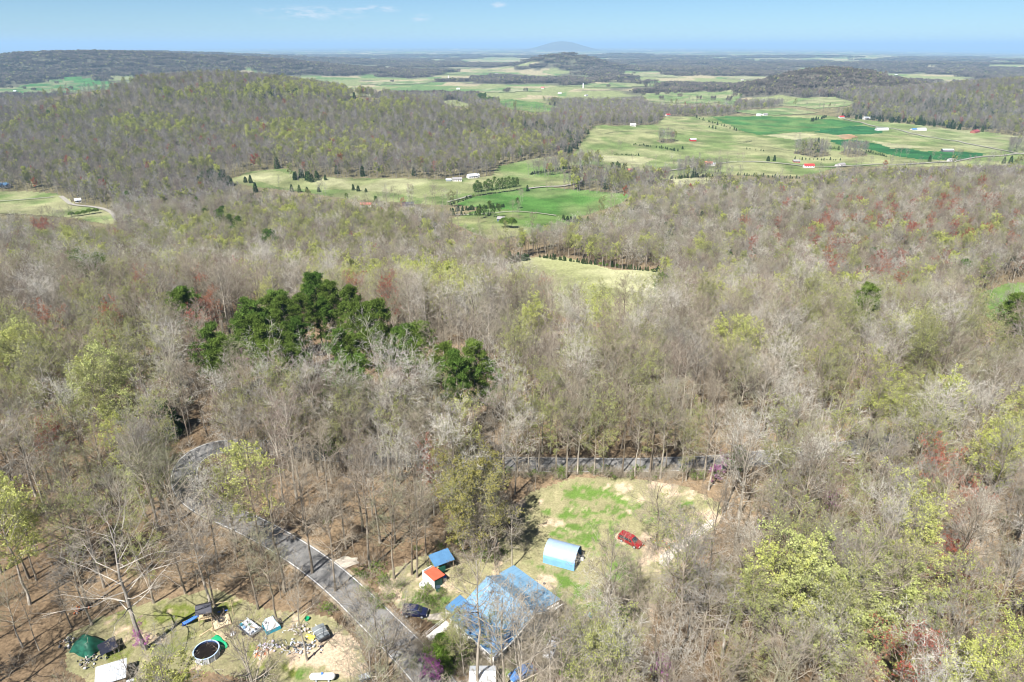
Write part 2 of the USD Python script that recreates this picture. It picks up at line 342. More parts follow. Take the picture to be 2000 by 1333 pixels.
for k, (p, w) in TRACKS.items():
    g = at(*np.array(p, float).T)[:, :2]
    s = np.concatenate([[0], np.cumsum(np.linalg.norm(np.diff(g, axis=0), axis=1))]); q = np.arange(0, s[-1], 4.0)
    track_c[k] = (np.stack([gaussian_filter1d(np.interp(q, s, g[:, i]), 3, mode='nearest') for i in (0, 1)], 1), w)


def hill(x, y):
    return sum(a * np.exp(-0.5 * (((x - bx) / sx) ** 2 + ((y - by) / sy) ** 2)) for bx, by, a, sx, sy in BUMPS if by > 1500)


def far_open(x, y):
    """0..1: how much of the far plain here is open farmland rather than woods."""
    P = np.stack([x / 900, y / 900, np.zeros_like(x)], -1)
    Q = np.stack([x / 330, y / 520, np.zeros_like(x)], -1)
    return meshkit.fbm(P, 4, 21) + np.clip((meshkit.fbm(Q, 3, 22) - .575) * 4, 0, .25) - np.clip((hill(x, y) - 10) / 20, 0, 1) * .3


def in_poly(p, x, y):
    x0, y0, x1, y1 = p.bounds
    m = (x >= x0) & (x <= x1) & (y >= y0) & (y <= y1)
    out = np.zeros(x.shape, bool)
    if m.any():
        out[m] = shapely.contains_xy(p, x[m], y[m])
    return out


# ground sheet: rings about the clearing, finer where the photograph looks
r_ = np.concatenate([np.geomspace(8, 62, 40)[:-1], np.geomspace(62, 3200, 640)[:-1], np.geomspace(3200, 80000, 170)])
a_ = np.concatenate([np.linspace(-48, 48, 560), np.linspace(48, 312, 90)[1:-1]])
A_ = np.radians(a_)
gx, gy = np.outer(r_, np.sin(A_)), np.outer(r_, np.cos(A_))
gz = H(gx, gy)
nr, na = gx.shape
GV = np.stack([gx, gy, gz], -1).reshape(-1, 3)
idx = np.arange(nr * na).reshape(nr, na)
i0, i1, j0, j1 = idx[:-1], idx[1:], idx[:-1], idx[1:]
q = np.stack([idx[:-1], np.roll(idx, -1, 1)[:-1], np.roll(idx, -1, 1)[1:], idx[1:]], -1)   # (nr-1, na, 4)
CELL = np.stack([(gx + np.roll(gx, -1, 1))[:-1], (gy + np.roll(gy, -1, 1))[:-1]], -1) / 2
CELLQ = q
GF = np.concatenate([q.reshape(-1, 4)[:, [0, 3, 2]], q.reshape(-1, 4)[:, [0, 2, 1]]])
cap = len(GV); GV = np.vstack([GV, [[0, 0, H(0, 0)]]])
GF = np.vstack([GF, np.stack([np.full(na, cap), idx[0], np.roll(idx[0], -1)], 1)[:, [0, 2, 1]]])
gr = np.hypot(GV[:, 0], GV[:, 1])
n1 = meshkit.fbm(GV * [1 / 23, 1 / 23, 0], 4, 31)[:, None]; n2 = meshkit.fbm(GV * [1 / 300, 1 / 300, 0], 4, 32)[:, None]
litter = np.array([.105, .072, .046]) * (1 - n1) + np.array([.205, .155, .10]) * n1
litter = litter * (0.8 + .4 * n2)
canopy = np.array([.075, .068, .060]) * (1 - n2) + np.array([.095, .10, .06]) * n2
fo = far_open(GV[:, 0], GV[:, 1])[:, None]
P_ = GV * [1 / 260, 1 / 260, 0]
patch = meshkit.noise(np.floor(P_ + meshkit.noise(P_ * .5, 3)[:, None] * 2), 77)[:, None]
openland = np.where(patch < .4, [.15, .17, .08], np.where(patch < .75, [.23, .205, .13], [.09, .14, .055]))
k = np.clip((fo - .59) / .02, 0, 1)
far_t = canopy * (1 - k) + openland * k
litter = litter + (np.array([.115, .112, .062]) * (.8 + .4 * n1) - litter) * np.clip((gr[:, None] - 500) / 500, 0, .75)
w = np.clip((gr[:, None] - 2450) / 500, 0, 1)
tint = litter * (1 - w) + far_t * w
land = land_mat('forest_floor', s1=1.7, s2=.05, a1=.45, a2=.3, bump=.5)
tinted('ground', GV, GF, tint, land)


def drape(name, polys, tintf, m, lift, minus=None, kind='structure'):
    """A sheet of land cover cut from the cells of the ground and laid just above it."""
    c = CELL
    msk = np.zeros(c.shape[:2], bool)
    for p in polys: msk |= in_poly(p, c[..., 0], c[..., 1])
    for p in (minus or []): msk &= ~in_poly(p, c[..., 0], c[..., 1])
    qq = CELLQ[msk]
    if not len(qq): return None
    u, inv = np.unique(qq, return_inverse=True); inv = inv.reshape(qq.shape)
    v = GV[u].copy(); r = np.hypot(v[:, 0], v[:, 1])
    v[:, 2] += lift * np.clip(r / 400, .25, 12)
    f = np.vstack([inv[:, [0, 3, 2]], inv[:, [0, 2, 1]]])
    return tinted(name, v, f, tintf(v), m, kind)


grass_m = land_mat('pasture_grass', s1=.45, s2=.022, a1=.30, a2=.34, bump=.25)


def field_tint(a, b, s):
    a, b = np.array(a), np.array(b)

    def fn(v):
        P = v * [1 / 45, 1 / 70, 0]
        k = meshkit.fbm(P, 4, 51)[:, None]
        k = np.clip((k - .5) * (2 + 4 * s) + .45, 0, 1)
        c = a * (1 - k) + b * k
        fine = meshkit.noise(v * [1 / 9, 1 / 9, 0], 4)[:, None]
        return c * (.9 + .2 * fine)
    return fn


for i, (n, p, a, b, s) in enumerate(field_p):
    drape(n, [p], field_tint(a, b, s), grass_m, .05 + .006 * i, minus=wood_p if n in ('valley_pasture',) else None)

# the clearing round the house and the yard west of the road
def blobs(v, spots):
    out = np.zeros(len(v))
    for px, py, rx, ry, amp in spots:
        c = at(px, py); e = at(px + rx, py); n = at(px, py - ry)
        ax, ay = np.linalg.norm(e[:2] - c[:2]), np.linalg.norm(n[:2] - c[:2])
        out = np.maximum(out, amp * np.exp(-0.5 * (((v[:, 0] - c[0]) / ax) ** 2 + ((v[:, 1] - c[1]) / ay) ** 2)))
    return out


GREEN = [(1150, 1010, 60, 22, .55), (1190, 1060, 40, 30, .5), (1140, 1180, 60, 30, .5), (1150, 965, 45, 14, 1), (1200, 975, 25, 10, .8), (1065, 1005, 22, 9, .9), (1110, 1010, 25, 10, .9), (1100, 1030, 30, 9, 1.), (1085, 1045, 20, 8, .9), (1150, 1050, 40, 15, .6), (1100, 1135, 14, 16, 1.1), (1130, 1155, 45, 22, .75),
         (1060, 1105, 14, 10, .7), (1215, 1120, 35, 25, .8), (1235, 1150, 30, 30, .7), (1180, 1200, 50, 30, .75), (820, 1170, 25, 14, .8), (860, 1175, 18, 12, .9), (795, 1165, 25, 12, .6), (1250, 1000, 50, 20, .45), (1345, 985, 25, 10, .6), (1180, 1005, 50, 20, .5),
         (860, 1250, 20, 20, .5), (930, 1270, 30, 20, .5), (1020, 1300, 50, 20, .5), (1100, 1260, 30, 30, .6),
         (340, 1190, 35, 10, .95), (310, 1215, 40, 12, .7), (380, 1210, 20, 12, .9), (260, 1205, 30, 8, .8), (345, 1230, 30, 14, .6), (440, 1185, 22, 8, .8), (330, 1265, 40, 12, .75), (470, 1205, 30, 10, .35), (495, 1275, 16, 14, .85), (590, 1310, 40, 14, .7), (540, 1300, 30, 14, .6), (230, 1275, 25, 12, .6)]
BARE = [(1075, 1022, 20, 10, .9), (1120, 1015, 10, 4, .6), (1020, 985, 22, 12, .7), (1060, 1140, 22, 9, 1), (1035, 1140, 14, 7, .8), (1290, 1085, 22, 20, 1), (1390, 1012, 22, 9, 1), (1350, 1040, 25, 14, .9), (1290, 1055, 35, 12, .8), (1275, 1180, 12, 50, .7), (1270, 960, 60, 14, .4),
        (800, 1135, 50, 18, .7), (850, 1150, 45, 12, .6), (660, 1280, 45, 28, 1), (690, 1255, 20, 14, .8), (590, 1275, 40, 16, .6), (530, 1270, 30, 14, .5), (440, 1240, 25, 14, .5), (500, 1235, 30, 12, .35), (300, 1245, 30, 12, .45)]


def yard_tint(v):
    g, b = blobs(v, GREEN), blobs(v, BARE)
    n = meshkit.fbm(v * [1 / 3.2, 1 / 3.2, 0], 4, 61); n2 = meshkit.fbm(v * [1 / 1.1, 1 / 1.1, 0], 3, 62)
    k = np.clip((g + (n - .5) * 2.0 + (n2 - .5) * 1.5 - .36) * 3.0, 0, 1)[:, None]
    d = np.clip((b + (n - .5) * 1.6 + (n2 - .5) * 1.0 - .30) * 3.0, 0, 1)[:, None]
    base = np.array([.155, .158, .078]) * (1 - n2[:, None]) + np.array([.265, .235, .145]) * n2[:, None]
    east = v[:, 0:1] > -35
    green = np.where(east, [.088, .148, .034], [.125, .148, .036])
    c = base * (1 - k) + green * k
    return c * (1 - d) + np.array([.385, .305, .225]) * d


yard_m = land_mat('yard_grass', s1=2.6, s2=.25, a1=.30, a2=.15, bump=.4)
drape('clearing', [yard_p], yard_tint, yard_m, .06)
drape('yard', [west_p], yard_tint, yard_m, .06)


def ribbon(name, c, offs, lift, m, kind='structure', tint=None):
    """A strip along the centre line c between cross offsets offs, laid on the land."""
    c = np.asarray(c); t = np.gradient(c, axis=0); t /= np.linalg.norm(t, axis=1, keepdims=True)
    nrm = np.stack([-t[:, 1], t[:, 0]], 1)
    p = c[:, None] + nrm[:, None] * np.asarray(offs)[None, :, None]
    zc = H(p[..., 0], p[..., 1])
    v = np.concatenate([p, (zc + lift)[..., None]], -1).reshape(-1, 3)
    K = len(offs); ix = np.arange(len(v)).reshape(-1, K)
    qq = np.stack([ix[:-1, :-1], ix[1:, :-1], ix[1:, 1:], ix[:-1, 1:]], -1).reshape(-1, 4)
    return v, np.vstack([qq[:, [0, 2, 1]], qq[:, [0, 3, 2]]])


rng0 = np.random.default_rng(3)
gravel_m = mat('gravel', (.42, .38, .32), .95, scale=1.5, var=.3, bump=.3)
asph = usdkit.material(stage, '/World/Looks/asphalt', {
    'g': ('geometry', {}), 'n1': ('noise_texture', dict(scale=6.0, detail=6.0)), 'n2': ('noise_texture', dict(scale=.35, detail=4.0)),
    'r1': ('rgb_ramp', dict(ramp=[(.3, (.115, .115, .118)), (.7, (.185, .183, .178))])), 'r2': ('map_range', dict(from_min=.35, from_max=.65, to_min=.78, to_max=1.2)),
    'hv': ('hsv', {}), 'p': ('principled_bsdf', dict(roughness=.9, specular_ior_level=.2))},
    [('g.position', 'n1.vector'), ('g.position', 'n2.vector'), ('n1.fac', 'r1.fac'), ('n2.fac', 'r2.value'), ('r2.result', 'hv.value'), ('r1.color', 'hv.color'), ('hv.color', 'p.base_color')], surface='p.BSDF')
white_line = mat('road_paint', (.52, .52, .51), .7, var=.25, scale=3)
sh, shf = ribbon('verge', road_c, [-3.5, -2, 0, 2, 3.5], .10, None)
say(obj('road_shoulder', (sh, shf), mat('shoulder_dirt', (.25, .20, .14), .95, scale=1.5, var=.4), smooth=True), kind='structure')
v, f = ribbon('road', road_c, [-2.95, -1.5, 0, 1.5, 2.95], .13, None)
say(obj('road', (v, f), asph, smooth=True), kind='structure')
for s in (-1, 1):
    v, f = ribbon('edge_line', road_c, [s * 2.72 - .09, s * 2.72 + .09], .136, None)
    say(obj('edge_line', (v, f), white_line, smooth=True), kind='structure')
DITCHES = [[(1418, 279), (1450, 277.5), (1470, 276), (1440, 281), (1475, 285), (1500, 288), (1530, 294), (1575, 300)], [(1300, 248), (1330, 252), (1360, 258), (1390, 263)], [(1180, 262), (1230, 257), (1280, 262)], [(1640, 284), (1600, 281), (1560, 282), (1520, 280)], [(1700, 300), (1740, 308), (1790, 312)]]
lane_m = mat('pale_lane', (.25, .235, .205), .95, scale=.6, var=.2)
for k, (c, wd) in track_c.items():
    rr = np.hypot(*c.mean(0))
    v, f = ribbon(k, c, [-wd / 2, 0, wd / 2], 1.0 + .0004 * rr, None)
    say(obj(k, (v, f), lane_m, smooth=True), kind='structure')


ditch_m = mat('damp_ditch', (.075, .085, .04), .95, scale=.5, var=.4)
for dpts in DITCHES:
    g = at(*np.array(dpts, float).T)[:, :2]; s = np.concatenate([[0], np.cumsum(np.linalg.norm(np.diff(g, axis=0), axis=1))]); q = np.arange(0, s[-1], 5.0)
    v, f = ribbon('ditch', np.stack([np.interp(q, s, g[:, i]) + rng0.normal(size=len(q)) * .9 for i in (0, 1)], 1), [-1.1, 0, 1.1], 1.3, None)
    say(obj('ditch', (v, f), ditch_m, smooth=True), kind='structure')


def patch_sheet(name, pts, m, lift=.10, n=26):
    """A worn or gravelled spot with a ragged edge."""
    p = pixpoly(pts).buffer(.6).buffer(-.6)
    c = np.array(p.exterior.coords)[:-1]; ctr = np.array(p.centroid.coords[0])
    t = np.linspace(0, 1, 61)[:-1]; ring = np.array([p.exterior.interpolate(x, normalized=True).coords[0] for x in t])
    ring = ctr + (ring - ctr) * (1 + (meshkit.noise(np.stack([t * 19, t * 0, t * 0], 1), 8)[:, None] - .5) * .3)
    rings = [ctr + (ring - ctr) * s for s in (1, .75, .5, .25)]
    v2 = np.vstack(rings + [[ctr]]); z = H(v2[:, 0], v2[:, 1]) + lift
    f = []
    for a in range(3):
        for i in range(60):
            j = (i + 1) % 60; o, o2 = a * 60, a * 60 + 60
            f += [[o + i, o + j, o2 + j], [o + i, o2 + j, o2 + i]]
    for i in range(60): f.append([180 + i, 180 + (i + 1) % 60, 240])
    f = np.array(f)
    v = np.column_stack([v2, z])
    if np.cross(*(v[f[0]][1:] - v[f[0]][0]))[2] < 0: f = f[:, ::-1]
    return say(obj(name, (v, f), m, smooth=True), kind='structure')


patch_sheet('gravel_pulloff', [(634, 1128), (655, 1098), (672, 1088), (702, 1090), (698, 1102), (672, 1112), (655, 1132)], gravel_m, .11)
patch_sheet('gravel_path', [(832, 1203), (850, 1199), (885, 1196), (888, 1205), (855, 1212), (836, 1212)], gravel_m, .11)
patch_sheet('gravel_drive', [(1282, 1096), (1300, 1078), (1345, 1050), (1385, 1015), (1402, 1012), (1396, 1026), (1350, 1062), (1312, 1090), (1300, 1110)], mat('pale_gravel', (.46, .42, .36), .95, scale=2, var=.25), .12)

# ------------------------------------------------------------------ trees: shapes
def unit(a): return a / np.maximum(np.linalg.norm(a, axis=-1, keepdims=True), 1e-9)


def sub(rng, par, n, t0, t1, ang, frac, K, up, plen=None, jit=.35):
    """n shoots on each of the polylines par (N,Kp,3): (N*n,K,3)."""
    N, Kp, _ = par.shape
    t = (t0 + (t1 - t0) * (np.arange(n)[None] + rng.random((N, n))) / n)
    x = t * (Kp - 1); i = np.minimum(x.astype(int), Kp - 2); fr = (x - i)[..., None]
    rows = np.arange(N)[:, None]
    a, b = par[rows, i], par[rows, i + 1]
    base, tan = a + (b - a) * fr, unit(b - a)
    L = np.linalg.norm(np.diff(par, axis=1), axis=-1).sum(1)[:, None]
    rndv = rng.normal(size=base.shape); perp = unit(rndv - (rndv * tan).sum(-1, keepdims=True) * tan)
    an = np.radians(ang) * (1 + jit * rng.normal(size=t.shape))[..., None]
    d = unit(tan * np.cos(an) + perp * np.sin(an) + np.array([0, 0, up]))
    ln = L * frac * (1.15 - .75 * t) * (.65 + .7 * rng.random(t.shape))
    base, d, ln = base.reshape(-1, 3), d.reshape(-1, 3), ln.reshape(-1, 1)
    pts = [base]
    for k in range(K - 1):
        d = unit(d + np.array([0, 0, up * .35]) + rng.normal(size=d.shape) * .16)
        pts.append(pts[-1] + d * ln / (K - 1))
    return np.stack(pts, 1)


def slivers(rng, pts, w):
    """One thin tapered triangle per segment of the polylines."""
    a, b = pts[:, :-1].reshape(-1, 3), pts[:, 1:].reshape(-1, 3)
    s = unit(np.cross(b - a, rng.normal(size=a.shape))) * w / 2
    v = np.stack([a - s, a + s, b], 1).reshape(-1, 3)
    return trimesh.Trimesh(v, np.arange(len(v)).reshape(-1, 3), process=False)


def cards(rng, c, size, up=.0, flat=1.0):
    """Leaf-sized triangles at the points c."""
    n = unit(rng.normal(size=c.shape) * [1, 1, flat] + [0, 0, up])
    u = unit(np.cross(n, rng.normal(size=c.shape))); w = np.cross(n, u)
    s = size * (.6 + .8 * rng.random((len(c), 1)))
    v = np.stack([c - u * s * .5 - w * s * .3, c + u * s * .5 - w * s * .3, c + w * s * .6], 1).reshape(-1, 3)
    return trimesh.Trimesh(v, np.arange(len(v)).reshape(-1, 3), process=False)


def hardwood(seed, Ht=23., cb=.42, R=4.6, n=(24, 6, 8, 6), tw=(.045, .028), leaf=0, lsize=.22, open_=0.0, sides=(7, 4, 3), lean=0., wob=.03, top=.2, r0=.0105, fine=1.0):
    rng = np.random.default_rng(seed)
    K = 9
    z = np.linspace(0, .93, K) * Ht
    off = np.cumsum(rng.normal(size=(K, 2)) * wob * Ht / K * 1.6, 0); off -= off[0]
    off[:, 0] += lean * (z / Ht) ** 1.4 * Ht
    tr = np.column_stack([off, z])[None]
    r = Ht * r0 * (1 - np.linspace(0, 1, K) * .88) ** .9; r[0] *= 1.35
    # limbs
    N1 = n[0]
    s = (np.arange(N1) + rng.random(N1)) / N1
    t = cb + (.985 - cb) * s
    x = t * (K - 1); i = np.minimum(x.astype(int), K - 2); fr = (x - i)[:, None]
    base = tr[0, i] + (tr[0, i + 1] - tr[0, i]) * fr
    az = np.arange(N1) * 2.39996 + rng.normal(size=N1) * .5
    el = np.radians((20 + 42 * s ** 1.1) * (1 - open_ * .45) + rng.normal(size=N1) * 9)
    prof = np.sin(PI * np.clip(s * .80 + .16, 0, 1)) ** .75 * .85 + top * (1 - s) * open_ + .18
    L = R * prof / np.maximum(np.cos(el), .45) * (.8 + .4 * rng.random(N1))
    d = np.column_stack([np.cos(az) * np.cos(el), np.sin(az) * np.cos(el), np.sin(el)])
    pts = [base]
    for k in range(5):
        d = unit(d + [0, 0, .10 - .05 * open_] + rng.normal(size=d.shape) * (.10 + .12 * open_))
        pts.append(pts[-1] + d * L[:, None] / 5)
    l1 = np.stack(pts, 1)
    rb = np.interp(t, np.linspace(0, 1, K), r)
    r1 = (rb * (.62 if not open_ else .52))[:, None] * np.linspace(1, .22, 6)
    l2 = sub(rng, l1, n[1], .22, 1., 46, .52, 4, .12)
    r2 = np.repeat(r1.mean(1), n[1])[:, None] * np.linspace(.5, .16, 4) + .006
    l3 = sub(rng, l2, n[2], .15, 1., 46, .55, 3, .06)
    l4 = sub(rng, l3, n[3], .1, 1., 46, .62 * fine, 2, .03)
    wood = cat([tubes(tr, r[None], sides[0]), tubes(l1, r1, sides[1])] + ([tubes(l2, r2, sides[2])] if sides[2] else [slivers(rng, l2, r2.mean() * 3)]))
    tips = cat([slivers(rng, l3, tw[0]), slivers(rng, l4, tw[1])])
    lf = None
    if leaf:
        c = np.vstack([l4[:, 1], l4.mean(1), l3[:, 2]])
        top_first = rng.random(len(c))
        c = c[top_first < leaf]
        lf = cards(rng, c + rng.normal(size=c.shape) * .10, lsize, up=.5)
    return wood, tips, lf


def pine(seed, Ht=24., cb=.42, R=3.6, nb=46, lod=1.0, size=.50):
    rng = np.random.default_rng(seed)
    K = 7; z = np.linspace(0, .97, K) * Ht
    off = np.cumsum(rng.normal(size=(K, 2)) * .12, 0); off -= off[0]
    tr = np.column_stack([off, z])[None]; r = Ht * .0105 * (1 - np.linspace(0, 1, K) * .9)
    s = (np.arange(nb) + rng.random(nb)) / nb; t = cb + (1 - cb) * s
    base = np.stack([np.interp(t * .97 * Ht, z, tr[0, :, k]) for k in range(3)], 1)
    az = np.arange(nb) * 2.39996 + rng.normal(size=nb) * .5
    el = np.radians(-4 + 48 * s + rng.normal(size=nb) * 10)
    L = R * (np.sin(PI * np.clip(.22 + .76 * s, 0, 1)) ** .7 + .08) * (.6 + .65 * rng.random(nb))
    d = np.column_stack([np.cos(az) * np.cos(el), np.sin(az) * np.cos(el), np.sin(el)])
    pts = [base]
    for k in range(3):
        d = unit(d + [0, 0, .10] + rng.normal(size=d.shape) * .08); pts.append(pts[-1] + d * L[:, None] / 3)
    l1 = np.stack(pts, 1)
    l2 = sub(rng, l1, 5, .3, 1., 48, .42, 3, .12)
    wood = cat([tubes(tr, r[None], 6), tubes(l1, .055 * np.ones((nb, 1)) * np.linspace(1, .3, 4), 3)])
    k = max(4, int(21 * lod))
    ends = np.vstack([l2[:, 2], l2[:, 1], l1[:, 3]])
    c = np.repeat(ends, k, 0) + rng.normal(size=(len(ends) * k, 3)) * [.34, .34, .20]
    d = unit(rng.normal(size=c.shape) + [0, 0, .7]) * size * 1.25 * (.7 + .6 * rng.random((len(c), 1)))
    return wood, None, slivers(rng, np.stack([c, c + d], 1), .17 / lod)


def cedar(seed, Ht=9., R=1.7, n=2600, size=.34, cb=.06, power=.75):
    rng = np.random.default_rng(seed)
    h = rng.random(n) ** 1.35; a = rng.random(n) * 2 * PI
    lump = meshkit.noise(np.stack([np.cos(a) * 1.6 + seed, np.sin(a) * 1.6, h * 7], 1), seed)
    rad = R * (1 - h) ** power * (.55 + .75 * lump) * (1 - .35 * rng.random(n) ** 2)
    c = np.column_stack([np.cos(a) * rad, np.sin(a) * rad, Ht * (cb + (1 - cb) * h) - .3 * rad])
    return tubes(np.array([[[0, 0, 0], [0, 0, Ht * .6]]]), np.array([[Ht * .018, .03]]), 5), None, cards(rng, c, size, up=.5)


def round_tree(seed, Ht=6.5, R=3.0, n=2600, size=.36, cb=.28):
    rng = np.random.default_rng(seed)
    nl = 9
    az = np.arange(nl) * 2.4; el = np.radians(35 + 40 * rng.random(nl))
    d = np.column_stack([np.cos(az) * np.cos(el), np.sin(az) * np.cos(el), np.sin(el)])
    b = np.tile([0, 0, Ht * cb], (nl, 1)); l1 = np.stack([b, b + d * R * .45, b + d * R * .9 + [0, 0, .2]], 1)
    u = unit(rng.normal(size=(n, 3))); u[:, 2] = np.abs(u[:, 2]) * 1.0 - .25
    lump = meshkit.noise(u * 2.3 + seed, seed)
    c = np.array([0, 0, Ht * cb + (Ht * (1 - cb)) * .35]) + u * [R, R, Ht * (1 - cb) * .64] * (.72 + .4 * lump)[:, None] * (1 - .5 * rng.random((n, 1)) ** 2.5)
    return cat([tubes(np.array([[[0, 0, 0], [0, 0, Ht * cb]]]), np.array([[.16, .12]]), 6), tubes(l1, np.ones((nl, 1)) * np.array([[.09, .06, .02]]), 4)]), None, cards(rng, c, size, up=.4)


def thicket(seed, R=1.5, Ht=2.4, n=16, leaf=0):
    rng = np.random.default_rng(seed)
    b = np.column_stack([rng.normal(size=(n, 2)) * R * .3, np.zeros(n)])
    d = unit(np.column_stack([rng.normal(size=(n, 2)) * .45, np.ones(n)]))
    pts = [b]
    for k in range(3):
        d = unit(d + rng.normal(size=d.shape) * .2 + [0, 0, .05]); pts.append(pts[-1] + d * Ht * (.6 + .6 * rng.random((n, 1))) / 3)
    l1 = np.stack(pts, 1); l2 = sub(rng, l1, 6, .2, 1, 45, .5, 3, .1); l3 = sub(rng, l2, 4, .1, 1, 45, .6, 2, .1)
    lf = None
    if leaf:
        c = np.vstack([l3[:, 1], l2[:, 2]]); lf = cards(rng, c[rng.random(len(c)) < leaf], .16, up=.5)
    return tubes(l1, np.ones((n, 1)) * np.linspace(.03, .012, 4), 3), cat([slivers(rng, l2, .03), slivers(rng, l3, .022)]), lf


# ------------------------------------------------------------------ trees: materials
bark = rnd_mat('bark', [(0, (.15, .125, .095)), (.45, (.25, .22, .175)), (.8, (.35, .315, .265)), (1, (.20, .165, .125))], scale=.6, nv=.35)
TONES = {'grey': (.235, .222, .20), 'tan': (.275, .24, .185), 'brown': (.155, .127, .10), 'olive': (.245, .245, .155), 'rosy': (.21, .165, .138), 'pale': (.43, .41, .36)}
TWIGS = [rnd_mat(f'{k}_twig', [(0, tuple(np.array(c) * .85)), (1, tuple(np.array(c) * 1.12))], scale=.1, nv=.15) for k, c in TONES.items()]
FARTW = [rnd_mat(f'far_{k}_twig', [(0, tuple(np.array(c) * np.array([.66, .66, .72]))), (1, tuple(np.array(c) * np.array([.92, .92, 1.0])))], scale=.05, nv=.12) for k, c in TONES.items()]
twig = TWIGS[1]
pale_bark = rnd_mat('pale_bark', [(0, (.30, .275, .24)), (1, (.35, .325, .29))], scale=.5, nv=.5)
grey_twig = rnd_mat('grove_twig', [(0, (.12, .105, .092)), (.5, (.165, .145, .125)), (1, (.14, .12, .10))], scale=.02, nv=.2)
olive_leaf = rnd_mat('bud_leaf', [(0, (.24, .235, .105)), (.35, (.30, .31, .12)), (.7, (.33, .35, .125)), (1, (.27, .29, .11))], .35, scale=.3, nv=.2)
yellow_leaf = rnd_mat('new_leaf', [(0, (.38, .41, .12)), (.5, (.46, .48, .16)), (1, (.42, .46, .12))], .35, scale=.3, nv=.2)
olive_leaf2 = rnd_mat('golden_bud', [(0, (.23, .21, .07)), (1, (.28, .26, .085))], .35, scale=.3, nv=.2)
pale_leaf = rnd_mat('pale_new_leaf', [(0, (.36, .40, .145)), (1, (.42, .45, .18))], .35, scale=.3, nv=.2)
needle2 = rnd_mat('light_needle', [(0, (.085, .13, .028)), (1, (.125, .18, .038))], .2, scale=.4, nv=.35)
needle = rnd_mat('pine_needle', [(0, (.062, .115, .024)), (.5, (.09, .155, .032)), (1, (.12, .19, .042))], .22, scale=.4, nv=.35)
cedar_leaf = rnd_mat('cedar_leaf', [(0, (.030, .060, .022)), (.5, (.042, .075, .026)), (1, (.06, .095, .03))], .1, scale=.5, nv=.3)
shrub_leaf = rnd_mat('shrub_leaf', [(0, (.10, .17, .03)), (1, (.15, .22, .04))], .25, scale=.4, nv=.25)
red_bud = rnd_mat('red_bud', [(0, (.30, .085, .06)), (.5, (.36, .11, .07)), (1, (.33, .15, .075))], .25, scale=.3, nv=.2)
pink_bud = rnd_mat('pink_bud', [(0, (.36, .11, .32)), (1, (.42, .15, .36))], .25, scale=.5, nv=.25)

# ------------------------------------------------------------------ trees: prototypes (classes that the copies refer to)
PROTO = {}
lib = stage.CreateClassPrim('/World/tree_shapes')


def proto(key, parts):
    x = UsdGeom.Xform.Define(stage, f'/World/tree_shapes/{key}')
    for nm, mesh, m in parts:
        if mesh is not None: obj(nm, mesh, m, x.GetPrim())
    PROTO.setdefault(key.rsplit('_', 1)[0], []).append(x.GetPath())


NEAR = dict(n=(21, 6, 7, 4), tw=(.048, .032))
MID = dict(n=(17, 5, 6, 4), tw=(.09, .066), sides=(5, 3, 3))
FAR = dict(n=(13, 4, 5, 3), tw=(.20, .17), sides=(3, 3, 0))
for lod, kw, nv, sfx in ((0, NEAR, 10, 'near'), (1, MID, 10, 'mid'), (2, FAR, 10, 'far')):
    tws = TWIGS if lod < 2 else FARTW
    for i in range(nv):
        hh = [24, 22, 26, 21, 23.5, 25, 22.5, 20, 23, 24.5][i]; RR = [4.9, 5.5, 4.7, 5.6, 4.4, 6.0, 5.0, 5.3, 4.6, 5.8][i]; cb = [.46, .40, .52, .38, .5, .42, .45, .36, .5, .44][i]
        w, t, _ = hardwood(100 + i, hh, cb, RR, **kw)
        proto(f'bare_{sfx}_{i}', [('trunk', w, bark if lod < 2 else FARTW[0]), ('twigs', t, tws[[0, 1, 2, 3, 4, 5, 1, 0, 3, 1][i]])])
    for i in range(4 if lod < 2 else 3):
        hh = [23, 21, 24, 20][i]; RR = [5.0, 5.4, 4.7, 5.6][i]; lsz = [.18, .36, .95][lod]
        w, t, l = hardwood(140 + i, hh, .38, RR, leaf=[.60, .60, .7][lod], lsize=lsz, **kw)
        proto(f'olive_{sfx}_{i}', [('trunk', w, bark), ('twigs', t, tws[3]), ('new_leaves', l, olive_leaf)])
        w, t, l = hardwood(150 + i, hh - 1, .40, RR, leaf=[.95, .95, 1.][lod], lsize=lsz * 1.15, **kw)
        proto(f'yellow_{sfx}_{i}', [('trunk', w, bark), ('twigs', t, tws[3]), ('new_leaves', l, yellow_leaf)])
    for i in range(2):
        w, t, l = hardwood(160 + i, 18 + 2 * i, .4, 3.6, leaf=[.42, .55, .8][lod], lsize=[.17, .25, .55][lod], **kw)
        proto(f'maple_{sfx}_{i}', [('trunk', w, bark), ('twigs', t, tws[4]), ('red_buds', l, red_bud)])
    for i in range(3 if lod < 2 else 2):
        w, t, l = pine(170 + i, [23, 20, 25][i], [.45, .38, .5][i], [4.5, 4.9, 4.1][i], nb=[40, 36, 24][lod], lod=[1, .5, .3][lod])
        proto(f'pine_{sfx}_{i}', [('trunk', w, bark), ('needles', l, needle if i < 2 else needle2)])
        w, t, l = cedar(180 + i, [7.5, 9, 6][i], [2.0, 2.5, 2.2][i], power=.38, n=[2800, 1100, 420][lod], size=[.34, .52, .85][lod])
        proto(f'cedar_{sfx}_{i}', [('trunk', w, bark), ('foliage', l, cedar_leaf)])
